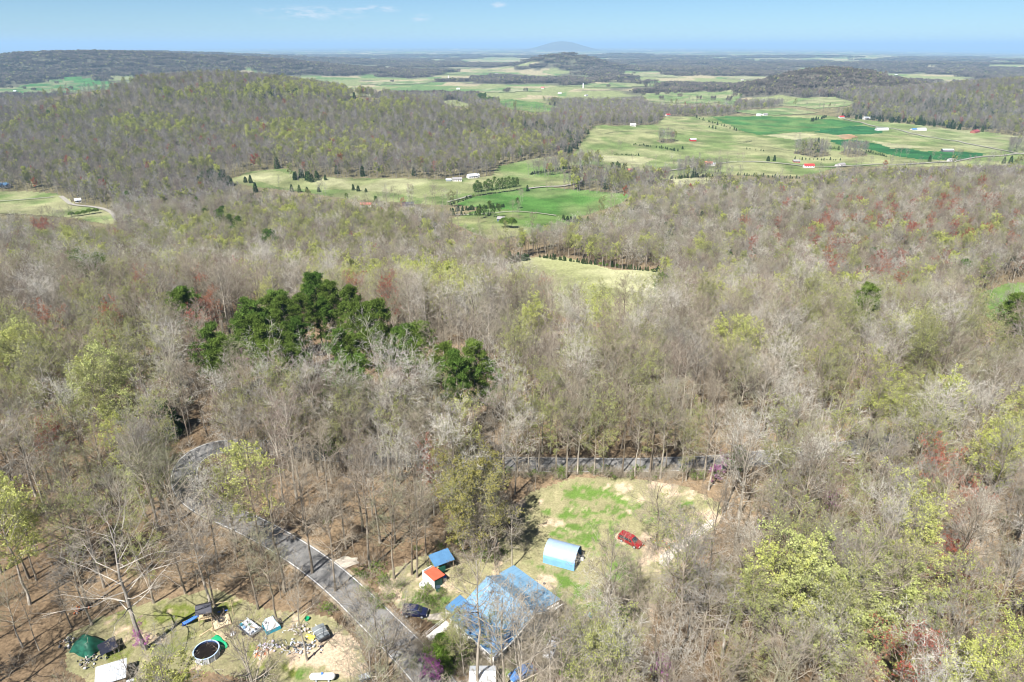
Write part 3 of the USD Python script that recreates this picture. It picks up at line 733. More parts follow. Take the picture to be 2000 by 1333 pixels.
for i in range(3):
    w, t, l = hardwood(190 + i, 6.5, .25, 2.4, n=(14, 5, 6, 4), tw=(.03, .02), leaf=.8, lsize=.14)
    proto(f'redbud_near_{i}', [('trunk', w, bark), ('twigs', t, twig), ('blossom', l, pink_bud)])
    w, t, l = round_tree(195 + i, 6.5 + .5 * i, 3.4)
    proto(f'round_near_{i}', [('trunk', w, bark), ('foliage', l, shrub_leaf)])
    w, t, l = thicket(200 + i)
    proto(f'brush_near_{i}', [('stems', w, bark), ('twigs', t, twig)])
    w, t, l = thicket(210 + i, leaf=.8, Ht=1.8)
    proto(f'greenbrush_near_{i}', [('stems', w, bark), ('twigs', t, twig), ('leaves', l, shrub_leaf)])
    w, t, l = hardwood(220 + i, 10 + i, .3, 1.7, n=(13, 4, 5, 4), tw=(.03, .02), r0=.006)
    proto(f'sapling_near_{i}', [('stem', w, bark), ('twigs', t, twig)])
    # spreading trees that stand free
    for nm_, mt_, lf_, tn_ in (('olivespread', olive_leaf2, .75, 3), ('palespread', pale_leaf, .85, 3), ('limespread', yellow_leaf, 1., 3)):
        w, t, l = hardwood(240 + i, [20, 22, 19][i], .26, [7.2, 7.8, 6.8][i], n=(26, 7, 8, 5), tw=(.045, .03), open_=.45, r0=.013, wob=.05, leaf=lf_, lsize=.25)
        proto(f'{nm_}_near_{i}', [('trunk', w, bark), ('twigs', t, TWIGS[tn_]), ('new_leaves', l, mt_)])
    w, t, l = hardwood(230 + i, 18, .22, 7.0, n=(26, 7, 8, 6), tw=(.04, .026), open_=.7, r0=.014, wob=.05)
    proto(f'spread_near_{i}', [('trunk', w, bark), ('twigs', t, twig)])

# groves for the far hills: one shape holds many small crowns
for i in range(4):
    rng = np.random.default_rng(300 + i)
    parts = {'crowns': [], 'greening': [], 'evergreens': []}
    for j in range(30):
        x, y = rng.uniform(-28, 28, 2); hh = rng.uniform(14, 21); R = rng.uniform(3.5, 6)
        u = unit(rng.normal(size=(70, 3))); u[:, 2] = np.abs(u[:, 2]); c = np.array([x, y, hh * .62]) + u * [R, R, hh * .40] * (.6 + .5 * rng.random((70, 1)))
        k = rng.random()
        parts['evergreens' if k < .10 else 'greening' if k < .26 else 'crowns'].append(cards(rng, c, 2.2, up=.5))
        parts['crowns'].append(slivers(rng, np.stack([np.column_stack([np.full(5, x) + rng.normal(size=5), np.full(5, y) + rng.normal(size=5), np.zeros(5)]), np.column_stack([np.full(5, x) + rng.normal(size=5) * 2, np.full(5, y) + rng.normal(size=5) * 2, np.full(5, hh)])], 1), 1.0))
    proto(f'grove_far_{i}', [(k, cat(p), dict(crowns=grey_twig, greening=olive_leaf, evergreens=cedar_leaf)[k]) for k, p in parts.items() if p])

# ------------------------------------------------------------------ trees: where they stand
rng = np.random.default_rng(7)
KEEP = []   # (x, y) circles or polygons without trees
clear_polys = [yard_p, west_p, ROAD_POLY.buffer(.4), pixpoly([(634, 1135), (655, 1095), (672, 1085), (706, 1088), (700, 1104), (672, 1114), (655, 1135)])] + [p for _, p, *_ in field_p if True]
lanes = [shapely.LineString(c).buffer(w / 2 + 2.5) for c, w in track_c.values()]
open_union = clear_polys + lanes


def is_open(x, y):
    m = np.zeros(x.shape, bool)
    for p in open_union: m |= in_poly(p, x, y)
    wd = np.zeros(x.shape, bool)
    for p in wood_p: wd |= in_poly(p, x, y)
    return m & ~wd


def jgrid(r0, r1, cell, xmax=None):
    lim = r1
    g = np.arange(-lim, lim, cell); y = np.arange(0, r1, cell)
    X, Y = np.meshgrid(g[np.abs(g) < (xmax or lim)], y); X = X.ravel() + rng.uniform(-.46, .46, X.size) * cell; Y = Y.ravel() + rng.uniform(-.46, .46, Y.size) * cell
    r = np.hypot(X, Y); k = (r >= r0) & (r < r1) & (np.abs(X) < Y * .92 + 45) & (Y > 30)
    return X[k], Y[k]


def seen(x, y, h=24, mx=120, my=200):
    z = H(x, y)
    u, v0, d0 = project(np.stack([x, y, z], -1)); _, v1, d1 = project(np.stack([x, y, z + h], -1))
    return (d0 > 5) & (u > -mx) & (u < 2000 + mx) & (v1 < 1333 + my)


def ellipses(px, py, spots):
    p = np.zeros(px.shape)
    for cx, cy, rx, ry, a in spots:
        p = np.maximum(p, a * ((((px - cx) / rx) ** 2 + ((py - cy) / ry) ** 2) < 1))
    return p


YELLOW = [(830, 540, 70, 22, .75), (905, 560, 45, 18, .8), (720, 545, 40, 16, .6), (640, 540, 50, 16, .55), (570, 508, 50, 14, .5), (340, 525, 24, 18, .9), (130, 468, 16, 20, 1), (450, 480, 40, 12, .6), (812, 605, 24, 16, 1), (560, 412, 14, 12, .9), (345, 445, 40, 8, .5),
          (930, 790, 35, 28, .8), (1740, 765, 36, 30, 1), (1035, 735, 45, 25, .5), (25, 690, 30, 24, 1), (35, 1000, 42, 40, 1), (1560, 1150, 85, 70, .8), (1600, 1230, 50, 60, .7), (1710, 1170, 45, 45, .8), (1950, 1260, 60, 45, 1), (1470, 690, 60, 14, .5),
          (1060, 620, 60, 14, .5), (1150, 620, 50, 20, .5), (1000, 560, 30, 14, .6), (1440, 660, 40, 12, .6), (295, 900, 34, 30, .7), (1690, 700, 50, 14, .6), (1500, 560, 60, 12, .4), (1650, 550, 60, 14, .3), (1850, 470, 40, 14, .35), (770, 525, 30, 10, .6),
          (1780, 1000, 22, 26, .9), (560, 960, 30, 14, .6), (470, 845, 24, 12, .6), (640, 505, 40, 12, .4), (265, 610, 30, 14, .3),
          (620, 165, 130, 16, .32), (560, 180, 120, 14, .32), (740, 205, 80, 12, .3), (300, 240, 90, 16, .3), (560, 255, 90, 20, .4), (120, 215, 60, 8, .3), (390, 180, 90, 10, .3), (650, 290, 120, 16, .25), (1000, 270, 60, 20, .2)]
PINES = [(175, 528, 34, 18, .9), (365, 602, 20, 16, .9), (430, 422, 12, 14, 1), (455, 445, 18, 12, .6), (530, 470, 20, 12, .5), (1975, 625, 22, 16, .7), (1445, 880, 9, 16, 1), (950, 190, 18, 8, .9), (1290, 548, 10, 16, .5)]
CEDARS = [(1470, 400, 130, 28, .22), (1560, 372, 110, 14, .30), (1340, 440, 60, 30, .3), (1440, 480, 40, 20, .25), (1280, 395, 60, 14, .3), (1200, 412, 50, 10, .6), (1780, 480, 30, 10, .25), (690, 345, 60, 10, .8), (610, 335, 60, 12, .5), (420, 335, 50, 12, .6), (480, 352, 20, 8, .8),
          (860, 440, 120, 10, .45), (1120, 260, 60, 22, .25), (860, 245, 120, 20, .15), (520, 175, 60, 8, .3), (1820, 215, 180, 30, .30), (1700, 172, 60, 14, .5), (620, 345, 40, 8, .8), (1050, 240, 60, 8, .35), (1560, 225, 120, 6, .4), (1850, 640, 60, 10, .4), (550, 390, 90, 12, .2)]
MAPLES = [(1720, 470, 150, 90, .16), (1880, 420, 110, 60, .12), (1620, 440, 60, 30, .2), (90, 640, 26, 14, .9), (80, 440, 22, 12, .8), (400, 570, 28, 12, .9), (515, 580, 16, 12, .9), (690, 550, 20, 10, .5), (1480, 470, 50, 20, .1), (1820, 905, 30, 10, .5), (250, 560, 200, 20, .08), (1860, 1160, 60, 30, .15)]
OLIVE = [(1600, 1000, 400, 320, .25), (1700, 640, 300, 60, .30), (1500, 700, 500, 60, .22), (220, 740, 80, 45, .9), (930, 960, 50, 40, 1), (60, 730, 60, 45, .7), (200, 640, 200, 60, .3), (560, 800, 90, 25, .3), (300, 480, 300, 30, .3), (600, 440, 300, 30, .3), (800, 440, 60, 25, .35),
         (560, 255, 560, 90, .15), (350, 140, 400, 40, .13), (1700, 420, 300, 80, .14), (1560, 1290, 90, 50, .5), (1800, 850, 200, 60, .2), (100, 880, 100, 60, .2), (1900, 850, 100, 60, .3), (1130, 500, 60, 30, .15), (1740, 560, 90, 20, .35), (1150, 1290, 80, 40, .5)]
trees = {}
SEEN_FIELDS = [Polygon(p).buffer(0) for n, p, *_ in fields if n in ('green_meadow', 'tan_meadow', 'small_meadow', 'roadside_pasture', 'far_meadow', 'far_hayfield', 'ridge_meadow', 'upper_meadow', 'east_meadow', 'knob_meadow')] + [Polygon(VALLEY_PASTURE).buffer(0)]
SEEN_FIELDS += [Polygon([(870, 428), (960, 405), (1080, 415), (1130, 422), (1040, 436), (965, 458), (920, 448)]), Polygon([(985, 523), (1045, 505), (1105, 505), (1160, 517), (1215, 530), (1280, 530), (1290, 548), (1272, 566), (1215, 574), (1150, 550), (1080, 545)]), Polygon([(1890, 592), (1925, 572), (1965, 557), (2010, 550), (2010, 602), (1940, 602)])]


def hides_field(x, y, lod):
    # the drawn outlines are what can be seen of the fields: no wood stands high between them and the drone
    m = np.zeros(x.shape, bool); z = H(x, y)
    for h_ in (9, 15, 20, 25):
        u, v, _ = project(np.stack([x, y, z + h_], -1))
        for p in SEEN_FIELDS: m |= in_poly(p, u, v)
    wd = np.zeros(x.shape, bool)
    for p in wood_p: wd |= in_poly(p, x, y)
    return m & ~wd


def scatter(X, Y, lod):
    k = ~is_open(X, Y) & seen(X, Y)
    k &= ~(hides_field(X, Y, lod) & (rng.random(len(X)) < .96))
    X, Y = X[k], Y[k]; Z = H(X, Y)
    px, py, dep = project(np.stack([X, Y, Z + 18], -1))
    P = np.stack([X / 90, Y / 90, np.zeros_like(X)], -1); nz = meshkit.fbm(P, 3, 71)
    u = rng.random(len(X))
    pY, pP, pC, pM = ellipses(px, py, YELLOW), ellipses(px, py, PINES), ellipses(px, py, CEDARS), ellipses(px, py, MAPLES)
    pO = np.maximum(ellipses(px, py, OLIVE), .10)
    kind = np.full(len(X), 'bare', dtype=object)
    kind[u < pO * (.4 + 1.2 * nz)] = 'olive'
    u = rng.random(len(X)); kind[u < np.maximum(pY, (.035 if lod == 2 else .09) * (nz > .47))] = 'yellow'
    if lod == 0:
        for pl in OPEN_VIEW[:3]: kind[in_poly(pl.buffer(45), px, py) & (kind == 'yellow')] = 'bare'
    u = rng.random(len(X)); kind[u < np.maximum(pM, .01)] = 'maple'
    u = rng.random(len(X)); kind[u < np.maximum(pC, .008)] = 'cedar'
    u = rng.random(len(X)); kind[u < np.maximum(pP, .003 if lod else 0)] = 'pine'
    for i in range(len(X)):
        big = dict(cedar=1.75, maple=1.08, yellow=.94).get(kind[i], .96)
        trees.setdefault(kind[i], []).append((X[i], Y[i], Z[i] - .15, big * (rng.uniform(.62, 1.2) if rng.random() < .5 else rng.uniform(.85, 1.1)), rng.uniform(0, 2 * PI), lod, dep[i]))


x, y = jgrid(35, 330, 5.5); keep = rng.random(len(x)) < np.where((np.hypot(x + 95, y - 110) < 62) & (y < 150), .48, np.where(y > 150, .88, .74))
OPEN_VIEW = [Polygon([(120, 1345), (130, 1240), (260, 1180), (420, 1140), (600, 1190), (720, 1260), (720, 1345)]), Polygon([(330, 1000), (335, 880), (385, 855), (445, 858), (445, 885), (405, 905), (385, 950), (400, 990)]), Polygon([(400, 985), (480, 1010), (640, 1110), (760, 1225), (880, 1345), (800, 1345), (680, 1200), (560, 1100), (380, 1010)]), Polygon([(780, 1130), (850, 1080), (1000, 940), (1120, 920), (1340, 945), (1400, 1010), (1290, 1170), (1200, 1230), (1080, 1240), (960, 1240), (860, 1200)]), Polygon([(400, 740), (400, 640), (470, 600), (530, 570), (640, 570), (740, 610), (760, 660), (850, 650), (970, 730), (960, 770), (860, 770), (700, 760), (620, 760), (560, 740), (470, 700)])]
for h_ in (5, 10, 15, 20):   # few trees stand between the drone and the yards
    u_, v_, _ = project(np.stack([x, y, H(x, y) + h_], -1))
    for pl, pr in zip(OPEN_VIEW, (.75, .75, .45, .75, .6)): keep &= ~(in_poly(pl, u_, v_) & (rng.random(len(x)) < pr))
scatter(x[keep], y[keep], 0)
scatter(*jgrid(330, 900, 6.6), 1)
x, y = jgrid(900, 3000, 8.2); k = ~((far_open(x, y) > .60) & (np.hypot(x, y) > 2700)); scatter(x[k], y[k], 2)


def add_tree(kind, px, py, s=1.0, rot=None, lod=0, sq=None):
    p = at(px, py)
    trees.setdefault(kind, []).append((p[0], p[1], p[2] - .1, s, rng.uniform(0, 6.28) if rot is None else rot, lod, project(p)[2]))


# trees, hedges and bushes of the yards and pastures, by where their feet stand in the picture
for px, py in [(282, 1268), (1412, 930), (478, 716), (845, 1345), (432, 805), (1395, 945), (1620, 1000)]: add_tree('redbud', px, py, rng.uniform(.55, .9))
add_tree('redbud', 1290, 1340, .8)
for i, (px, py) in enumerate([(140, 424), (153, 423), (165, 421), (176, 419.5), (188, 417.5)]): add_tree('round', px, py, rng.uniform(1.05, 1.3))
for px, py, s in [(985, 445, 1.9), (1000, 446, 1.7), (865, 1300, .55), (1172, 347, 1.6), (1300, 545, .5), (868, 1270, .6), (1112, 1330, .5)]: add_tree('round', px, py, s)
for k in range(13):   # the double row of pines by the green meadow
    for row in (0, 1):
        add_tree('pine', 928 + k * 6.9 - row * 2 + rng.uniform(-1, 1), 384 - k * .95 - row * 7 + rng.uniform(-.6, .6), rng.uniform(.62, .78), lod=1)
for px, py, s in [(938, 428, .7), (946, 424, .7), (956, 422, .75), (964, 425, .7), (975, 424, .65), (935, 436, .7), (1010, 408, .6), (735, 405, .7), (845, 342, .6), (855, 343, .6), (868, 344, .6), (678, 399, .6)]: add_tree('pine', px, py, s, lod=1)
for px, py, s in [(1210, 332, 1.5), (1238, 338, 1.2), (1500, 315, 1.6), (1512, 315, 1.5), (1598, 280, 1.6), (1592, 281, 1.2), (1140, 362, 1.2), (1196, 336, 1.8), (1205, 334, 1.8), (1218, 333, 1.6), (1960, 320, 1.4), (1973, 320, 1.6), (1030, 374, 1.2), (1333, 292, 1.1), (690, 372, 1.2), (700, 374, 1.4), (715, 376, 1.), (480, 357, 1.5), (490, 358, 1.6), (1815, 316, 1.3), (570, 375, 1.2), (585, 376, 1.2), (600, 376, 1.3), (623, 375, 1.2)]: add_tree('cedar', px, py, s, lod=1)
for (ax, ay, bx, by, nn, ss) in [(1238, 284, 1270, 287, 16, .6), (1283, 289, 1325, 296, 14, .65), (1200, 303, 1250, 305, 20, .5), (1360, 232, 1445, 257, 17, .9), (1555, 312, 1640, 314, 14, .6), (1690, 296, 1730, 307, 18, .6), (1385, 250, 1400, 252, 3, .9), (1585, 238, 1612, 230, 16, 1.1), (1310, 350, 1390, 346, 26, .8), (1440, 343, 1560, 350, 22, .6), (880, 414, 985, 405, 34, .75), (860, 421, 960, 421, 20, .6), (925, 385, 880, 401, 18, .5), (985, 518, 1030, 508, 9, 1.1), (1055, 504, 1285, 533, 46, .55), (1035, 342, 1110, 330, 30, .7), (1460, 292, 1490, 296, 5, .5), (1615, 291, 1640, 293, 8, .8), (1100, 430, 1150, 440, 14, 1.), (1130, 352, 1180, 350, 14, .7)]:
    for k in range(nn):
        t = (k + rng.uniform(-.3, .3)) / max(nn - 1, 1); add_tree('cedar' if rng.random() < .7 else 'round' if rng.random() < .3 else 'cedar', ax + (bx - ax) * t + rng.normal() * 1.2, ay + (by - ay) * t + rng.normal() * .4, ss * rng.uniform(.6, 1.2), lod=1)
for px, py, s in [(1208, 290, .7), (1212, 290, .6), (1195, 310, .6), (1235, 318, .6), (1340, 324, .8), (1352, 325, .8), (1365, 322, .8), (1405, 310, .7), (1420, 312, .6), (1450, 320, .8), (1440, 318, .7), (1280, 318, .6), (1310, 320, .7), (1325, 320, .7), (1560, 276, .8), (1552, 277, .7), (1748, 308, .8), (1758, 308, .8), (1770, 309, .8), (1820, 316, .9), (1858, 315, .9), (1868, 316, .9), (1875, 315, .8),
                  (800, 396, 1.), (805, 398, .9), (845, 398, 1.), (850, 400, 1.1), (865, 402, 1.), (875, 404, .8), (1012, 428, .9), (1002, 424, .8), (1016, 394, .7), (1020, 395, .7), (1068, 374, .6), (1075, 373, .6), (1670, 330, 1.), (1680, 330, 1.), (1700, 327, .9), (1070, 350, .6), (1085, 348, .6), (1095, 347, .6), (1900, 326, .8), (1910, 327, .8), (1890, 325, .8), (1940, 318, .9), (1950, 318, .9), (740, 400, .7), (760, 402, .8), (780, 404, .8)]: add_tree('bare', px, py, s, lod=1)
# big trees of the foreground that can be told apart
for px in (985, 1010, 1032, 1052, 1085, 1105, 1128, 1160, 1178, 1215, 1240, 1268, 1300, 1330, 1352, 1375): add_tree(['bare', 'bare', 'olive'][px % 3], px, 921 + (px * 7) % 13, .7 + (px % 10) * .03)
for k in range(46):
    px = 455 + k * 9.2; add_tree('olive' if k % 5 == 0 else 'bare', px, 886 + (px - 450) * .05 + (k * 37) % 52, .7 + (k * 13 % 10) * .05)
def add_crown(kind, px, py, s, h):
    p = at(px, py, h * s); trees.setdefault(kind, []).append((p[0], p[1], float(H(p[0], p[1])) - .1, s, rng.uniform(0, 6.28), 0, project(p)[2]))


for i, (px, py) in enumerate([(425, 690), (408, 675), (442, 700), (470, 640), (490, 622), (510, 650), (530, 618), (548, 600), (555, 640), (578, 655), (540, 672), (520, 695), (562, 695), (588, 622), (500, 680), (535, 715), (570, 720), (620, 580), (645, 592), (630, 608), (605, 575), (685, 612), (700, 640), (725, 625), (740, 645), (670, 690), (690, 702), (690, 738), (660, 742), (738, 690), (780, 670), (800, 662), (825, 675), (870, 715), (890, 740), (925, 722), (950, 730), (1690, 608), (1975, 622), (1990, 630), (175, 527)]):
    add_crown('pine', px, py, .86 + (i * 7 % 10) * .025, 17)
for px, py in [(638, 848), (640, 868), (1445, 880)]: add_crown('pine', px, py, .48, 17)
for px, py, s in [(925, 1088, 1.0)]: add_tree('olivespread', px, py, s)
for px, py, s in [(1545, 1285, 1.08), (1605, 1335, .95), (1640, 1240, .8), (1710, 1275, .95), (1780, 1060, .62), (215, 872, 1.05), (60, 800, .9), (1140, 1330, .62), (300, 1000, .7)]: add_tree('palespread', px, py, s)
for px, py, s in [(1955, 1372, 1.0), (30, 1075, .85), (350, 1488, .85), (1740, 822, .72), (25, 745, .8), (812, 640, .6)]: add_tree('limespread', px, py, s)
for px, py, s in [(300, 985, .9), (318, 1005, .95), (335, 1025, .9), (308, 1035, 1.), (352, 1045, .9), (285, 1010, .9), (328, 905, .9), (318, 930, .85), (345, 862, .9), (372, 848, .9)]: add_tree('bare', px, py, s)
for px in (452, 480, 520, 560, 600, 650, 700, 745, 790, 835, 880, 925, 965): add_tree('bare', px, 892 + (px - 450) * .06 + (px * 7) % 17, .75 + (px % 10) * .03)
add_tree('spread', 1281, 1072, .95); add_tree('spread', 462, 1062, .9); add_tree('spread', 745, 1315, .95); add_tree('spread', 1236, 1215, .85); add_tree('spread', 920, 1075, .95); add_tree('spread', 955, 1082, .8)
for px, py, s in [(101, 958, 1.1), (1178, 1285, .95), (935, 1350, 1.05), (985, 1345, .9), (412, 1183, 1.0), (420, 1186, .9), (545, 1225, .85), (655, 1155, .9), (180, 1220, .9), (610, 1120, .9), (770, 1130, .95), (805, 1122, .9), (815, 1128, .8), (1320, 1290, 1.1), (1370, 1300, 1.05), (1435, 1260, 1.0), (505, 1190, .85), (600, 1290, .75), (1075, 1340, .8), (1040, 1345, .85), (1110, 1360, .8), (1150, 1345, .7), (1000, 1110, .6), (968, 1105, .7)]: add_tree('bare', px, py, s)
for px, py, s in [(905, 1080, .8), (945, 1062, .75), (895, 1055, .7), (885, 1300, .55), (905, 1320, .5), (960, 1310, .5)]: add_tree('olive', px, py, s)

TONE_NAMES = ['grey', 'tan', 'dark brown', 'olive-tinged', 'rosy brown', 'whitish']
BARE_TONE = [TONE_NAMES[k] for k in (0, 1, 2, 3, 4, 5, 1, 0, 3, 1)]
LANDMARKS = [(n, at(*p)[:2], r) for n, p, r in [('play set', (404, 1212), 14), ('round pool', (405, 1280), 12), ('teal tent', (531, 1226), 12), ('covered grey trailer', (628, 1243), 12), ('green tarp', (172, 1266), 14), ('junk-laden trailer', (487, 1232), 10), ('white propane tank', (631, 1329), 12), ('red-roofed shed', (838, 1141), 13), ('blue-roofed shelter', (863, 1110), 13), ('dark car', (811, 1200), 11),
             ('blue-roofed house', (980, 1185), 17), ('arched shed', (1092, 1090), 13), ('red minivan', (1230, 1060), 13), ('silver car', (1078, 1272), 13), ('small white shed', (943, 1338), 12), ('gravel pull-off', (670, 1105), 13), ('white marker post', (322, 955), 14), ('pale gravel drive', (1345, 1050), 16), ('white-limbed yard tree', (284, 1268), 13), ('east road end', (1620, 882), 22), ('tight road bend', (362, 925), 16), ('low white house', (1382, 603), 30), ('right-edge green clearing', (1950, 580), 45)]]


def whereabouts(x, y):
    best = None
    for n, c, r in LANDMARKS:
        d = math.hypot(x - c[0], y - c[1])
        if d < r and (best is None or d / r < best[0]): best = (d / r, n, c)
    if best is None: return zone(x, y)
    dx, dy = x - best[2][0], y - best[2][1]
    rel = ('right of' if dx > 0 else 'left of') if abs(dx) > abs(dy) * 1.2 else ('behind' if dy > 0 else 'in front of')
    if abs(dx) < abs(dy) * 2 and abs(dx) > abs(dy) * .5: rel = ('behind and ' if dy > 0 else 'in front and ') + ('right of' if dx > 0 else 'left of')
    return f'{rel} the {best[1]}'


SPEC = {  # kind: name, category, label stem, group
    'bare': ('bare_tree', 'tree', 'bare grey hardwood tree'), 'olive': ('budding_tree', 'tree', 'tree hazed with pale olive buds'),
    'yellow': ('leafing_tree', 'tree', 'tree in yellow-green new leaf'), 'maple': ('red_maple_tree', 'tree', 'tree hazed with rusty red buds'),
    'pine': ('pine_tree', 'pine tree', 'tall deep green pine'), 'cedar': ('cedar_tree', 'cedar tree', 'small dark olive cone-shaped cedar'),
    'olivespread': ('wide_budding_tree', 'tree', 'wide tree with golden olive buds'), 'palespread': ('wide_pale_green_tree', 'tree', 'wide tree in pale green new leaf'), 'limespread': ('wide_lime_tree', 'tree', 'wide tree in bright lime new leaf'),
    'redbud': ('redbud_tree', 'tree', 'small tree in magenta pink blossom'), 'round': ('round_tree', 'tree', 'round bright green leafy tree'), 'spread': ('spreading_tree', 'tree', 'bare tree with low spreading limbs')}


def zone(x, y):
    px, py, d = project(np.array([x, y, H(x, y)]))
    rd = shapely.LineString(road_c)
    if d < 240:
        if py > 1160 and px < 720: return 'around the cluttered yard west of the road'
        if 840 < px < 1100 and py > 1100: return 'close around the blue-roofed house'
        if 700 < px <= 1010 and 905 < py <= 1160: return 'in the woods behind the red-roofed shed'
        if px >= 1240 and py > 915: return 'in the woods east of the grassy clearing'
        if px < 345 and py > 800: return 'in the open woods west of the hairpin bend'
        if 345 <= px <= 760 and 870 < py: return 'beside the lower road below its hairpin bend'
        if 1000 < px and py > 915: return 'in the clearing with the red minivan'
        if px < 800: return 'in the woods beyond the hairpin bend'
        return 'in the woods beyond the upper road'
    if d < 600:
        return 'on the near slope left of the tan hayfield' if px < 960 else 'round the tan hayfield' if px < 1320 else 'on the near slope right of the tan hayfield'
    if d < 1150: return 'in the valley around the green meadow' if px < 1300 else 'on the wooded rise below the valley road'
    return 'on the far side of the pastures'


LODN = {0: 'near', 1: 'mid', 2: 'far'}


def variants(kind, lod):
    for l in (lod, 0, 1):
        if f'{kind}_{LODN[l]}' in PROTO: return PROTO[f'{kind}_{LODN[l]}']


def instancer(name, rows, label, category):
    """The trees past the nearest ones: one mass of woods."""
    paths, pi, pos, sc, ori = [], [], [], [], []
    for k, (x, y, z, s, a, ps) in enumerate(rows):
        if ps not in paths: paths.append(ps)
        pi.append(paths.index(ps)); pos.append((x, y, z)); sc.append(s if np.ndim(s) else (s, s, s)); ori.append((math.cos(a / 2), 0, 0, math.sin(a / 2)))
    I = UsdGeom.PointInstancer.Define(stage, path_for(name))
    rel = I.CreatePrototypesRel()
    for j, p in enumerate(paths):
        x = UsdGeom.Xform.Define(stage, f'{I.GetPath()}/shapes/{p.name}'); x.GetPrim().GetReferences().AddInternalReference(p)
        rel.AddTarget(x.GetPath())
    I.CreateProtoIndicesAttr(Vt.IntArray.FromNumpy(np.array(pi, np.int32)))
    I.CreatePositionsAttr(Vt.Vec3fArray.FromNumpy(np.array(pos, np.float32))); I.CreateScalesAttr(Vt.Vec3fArray.FromNumpy(np.array(sc, np.float32)))
    I.CreateOrientationsAttr(Vt.QuathArray([Gf.Quath(float(w), Gf.Vec3h(0, 0, float(zz))) for w, _, _, zz in ori]))
    return say(I.GetPrim(), label, category, None, 'stuff')


FARMASS = {'bare': ('bare_woods', 'woods of bare grey trees rolling over the slopes and hills'), 'olive': ('budding_woods', 'pale olive budding trees mixed through the farther woods'),
           'yellow': ('leafing_woods', 'yellow-green leafing trees dotted through the farther woods'), 'maple': ('red_woods', 'rusty red budding trees dotted over the farther woods'),
           'pine': ('pine_woods', 'dark pines dotted through the farther woods'), 'cedar': ('cedar_woods', 'dark olive cedars scattered through the farther woods and hedges'), 'round': ('hedge_bushes', 'green leafy bushes along the farther hedges')}
for kind, L in trees.items():
    L.sort(key=lambda t: t[6]); nm, ct, lb = SPEC[kind]
    prs = np.random.default_rng(5 + len(kind))
    rest = []
    for k, (x, y, z, s, a, lod, d) in enumerate(L):
        # only trees that the frame shows count as things
        vv = variants(kind, lod); ps = vv[prs.integers(len(vv))]
        u, v1, _ = project(np.array([x, y, z + 20 * s])); u0, v0, _ = project(np.array([x, y, z]))
        inside = 0 < u < 2000 and v1 < 1325
        if inside and k - len(rest) < 300:
            q = whereabouts(x, y); lab = lb
            if kind == 'bare': lab = f"{'tall ' if s > 1.02 else 'short ' if s < .75 else ''}{BARE_TONE[int(str(ps).rsplit('_', 1)[1])]} bare tree"
            elif kind in ('olive', 'yellow', 'pine', 'maple'): lab = ('tall ' if s > 1.04 else 'short ' if s < .76 else '') + lb.replace('tall ', '')
            o = thing(nm, f'{lab} {q}', ct, (x, y, z), a, f'alike: {lab} {q}', scale=(s, s, s * (.94 + .12 * ((k * 37) % 11) / 11)))
            o.GetReferences().AddInternalReference(ps); o.SetInstanceable(True)
        else: rest.append((x, y, z, s, a, ps))
    if rest and kind in FARMASS: instancer(FARMASS[kind][0], rest, FARMASS[kind][1], 'woods')

# the white-limbed tree in the west yard
w, t, _ = hardwood(901, 28, .30, 9.0, n=(22, 6, 7, 5), tw=(.05, .03), open_=.85, r0=.0135, lean=-.035, wob=.04)
p = at(284, 1268)
o = thing('white_limbed_tree', 'tall bare tree with long crooked whitish limbs in the west yard', 'tree', p - [0, 0, .1], 2.2)
obj('trunk', w, pale_bark, o); obj('twigs', t, twig, o)
w, t, _ = hardwood(905, 17, .35, 6.0, n=(18, 5, 6, 5), tw=(.04, .028), open_=.6, r0=.013, wob=.05)
for (px, py, s, lab) in [(1345, 1240, 1.15, 'whitish bare tree with a fan of pale limbs at the foot of the east woods'), (1180, 1262, 1.05, 'gaunt pale half-dead tree between the arched shed and the silver car'), (1410, 1285, 1.0, 'smaller whitish bare tree below the pale fan-limbed one')]:
    p = at(px, py); o = thing('pale_tree', lab, 'tree', p, px * .01, scale=(s, s, s)); obj('trunk', w, pale_bark, o); obj('twigs', t, twig, o)

# undergrowth
x, y = jgrid(45, 300, 3.4); k = ~is_open(x, y) & seen(x, y, 3, 60, 60); x, y = x[k], y[k]
k = meshkit.fbm(np.stack([x / 18, y / 18, x * 0], -1), 3, 81) > .44; x, y = x[k], y[k]
rows = {'brush': [], 'greenbrush': [], 'sapling': []}
for i in range(len(x)):
    q = rng.random(); kd = 'greenbrush' if q < .05 else 'sapling' if q < .38 else 'brush'
    rows[kd].append((x[i], y[i], H(x[i], y[i]) - .05, rng.uniform(.6, 1.25), rng.uniform(0, 6.28), PROTO[f'{kd}_near'][rng.integers(3)]))
for px, py, n, s, kd in [(1200, 1180, 30, 30, 'brush'), (940, 1290, 60, 40, 'brush'), (1050, 1300, 60, 30, 'brush'), (870, 1290, 26, 26, 'greenbrush'), (1160, 1260, 40, 40, 'brush'), (835, 1180, 10, 20, 'greenbrush'), (740, 1160, 18, 25, 'greenbrush'), (940, 1085, 26, 40, 'brush'), (1285, 1075, 8, 14, 'brush'), (1240, 1290, 30, 40, 'brush'), (840, 1260, 14, 18, 'brush'), (900, 1085, 12, 35, 'greenbrush'), (1090, 1215, 18, 26, 'brush')] + [(px, 924 + px % 5, 4, 9, 'brush' if px % 3 else 'greenbrush') for px in range(990, 1400, 17)]:
    for _ in range(n):
        p = at(px + rng.normal() * s, py + rng.normal() * s * .6); rows[kd].append((*p, rng.uniform(.5, 1.1), rng.uniform(0, 6.28), PROTO[f'{kd}_near'][rng.integers(3)]))
instancer('underbrush', rows['brush'], 'tangled grey-brown brush under the bare trees', 'brush')
instancer('green_underbrush', rows['greenbrush'], 'low green leafy brush under the trees', 'brush')
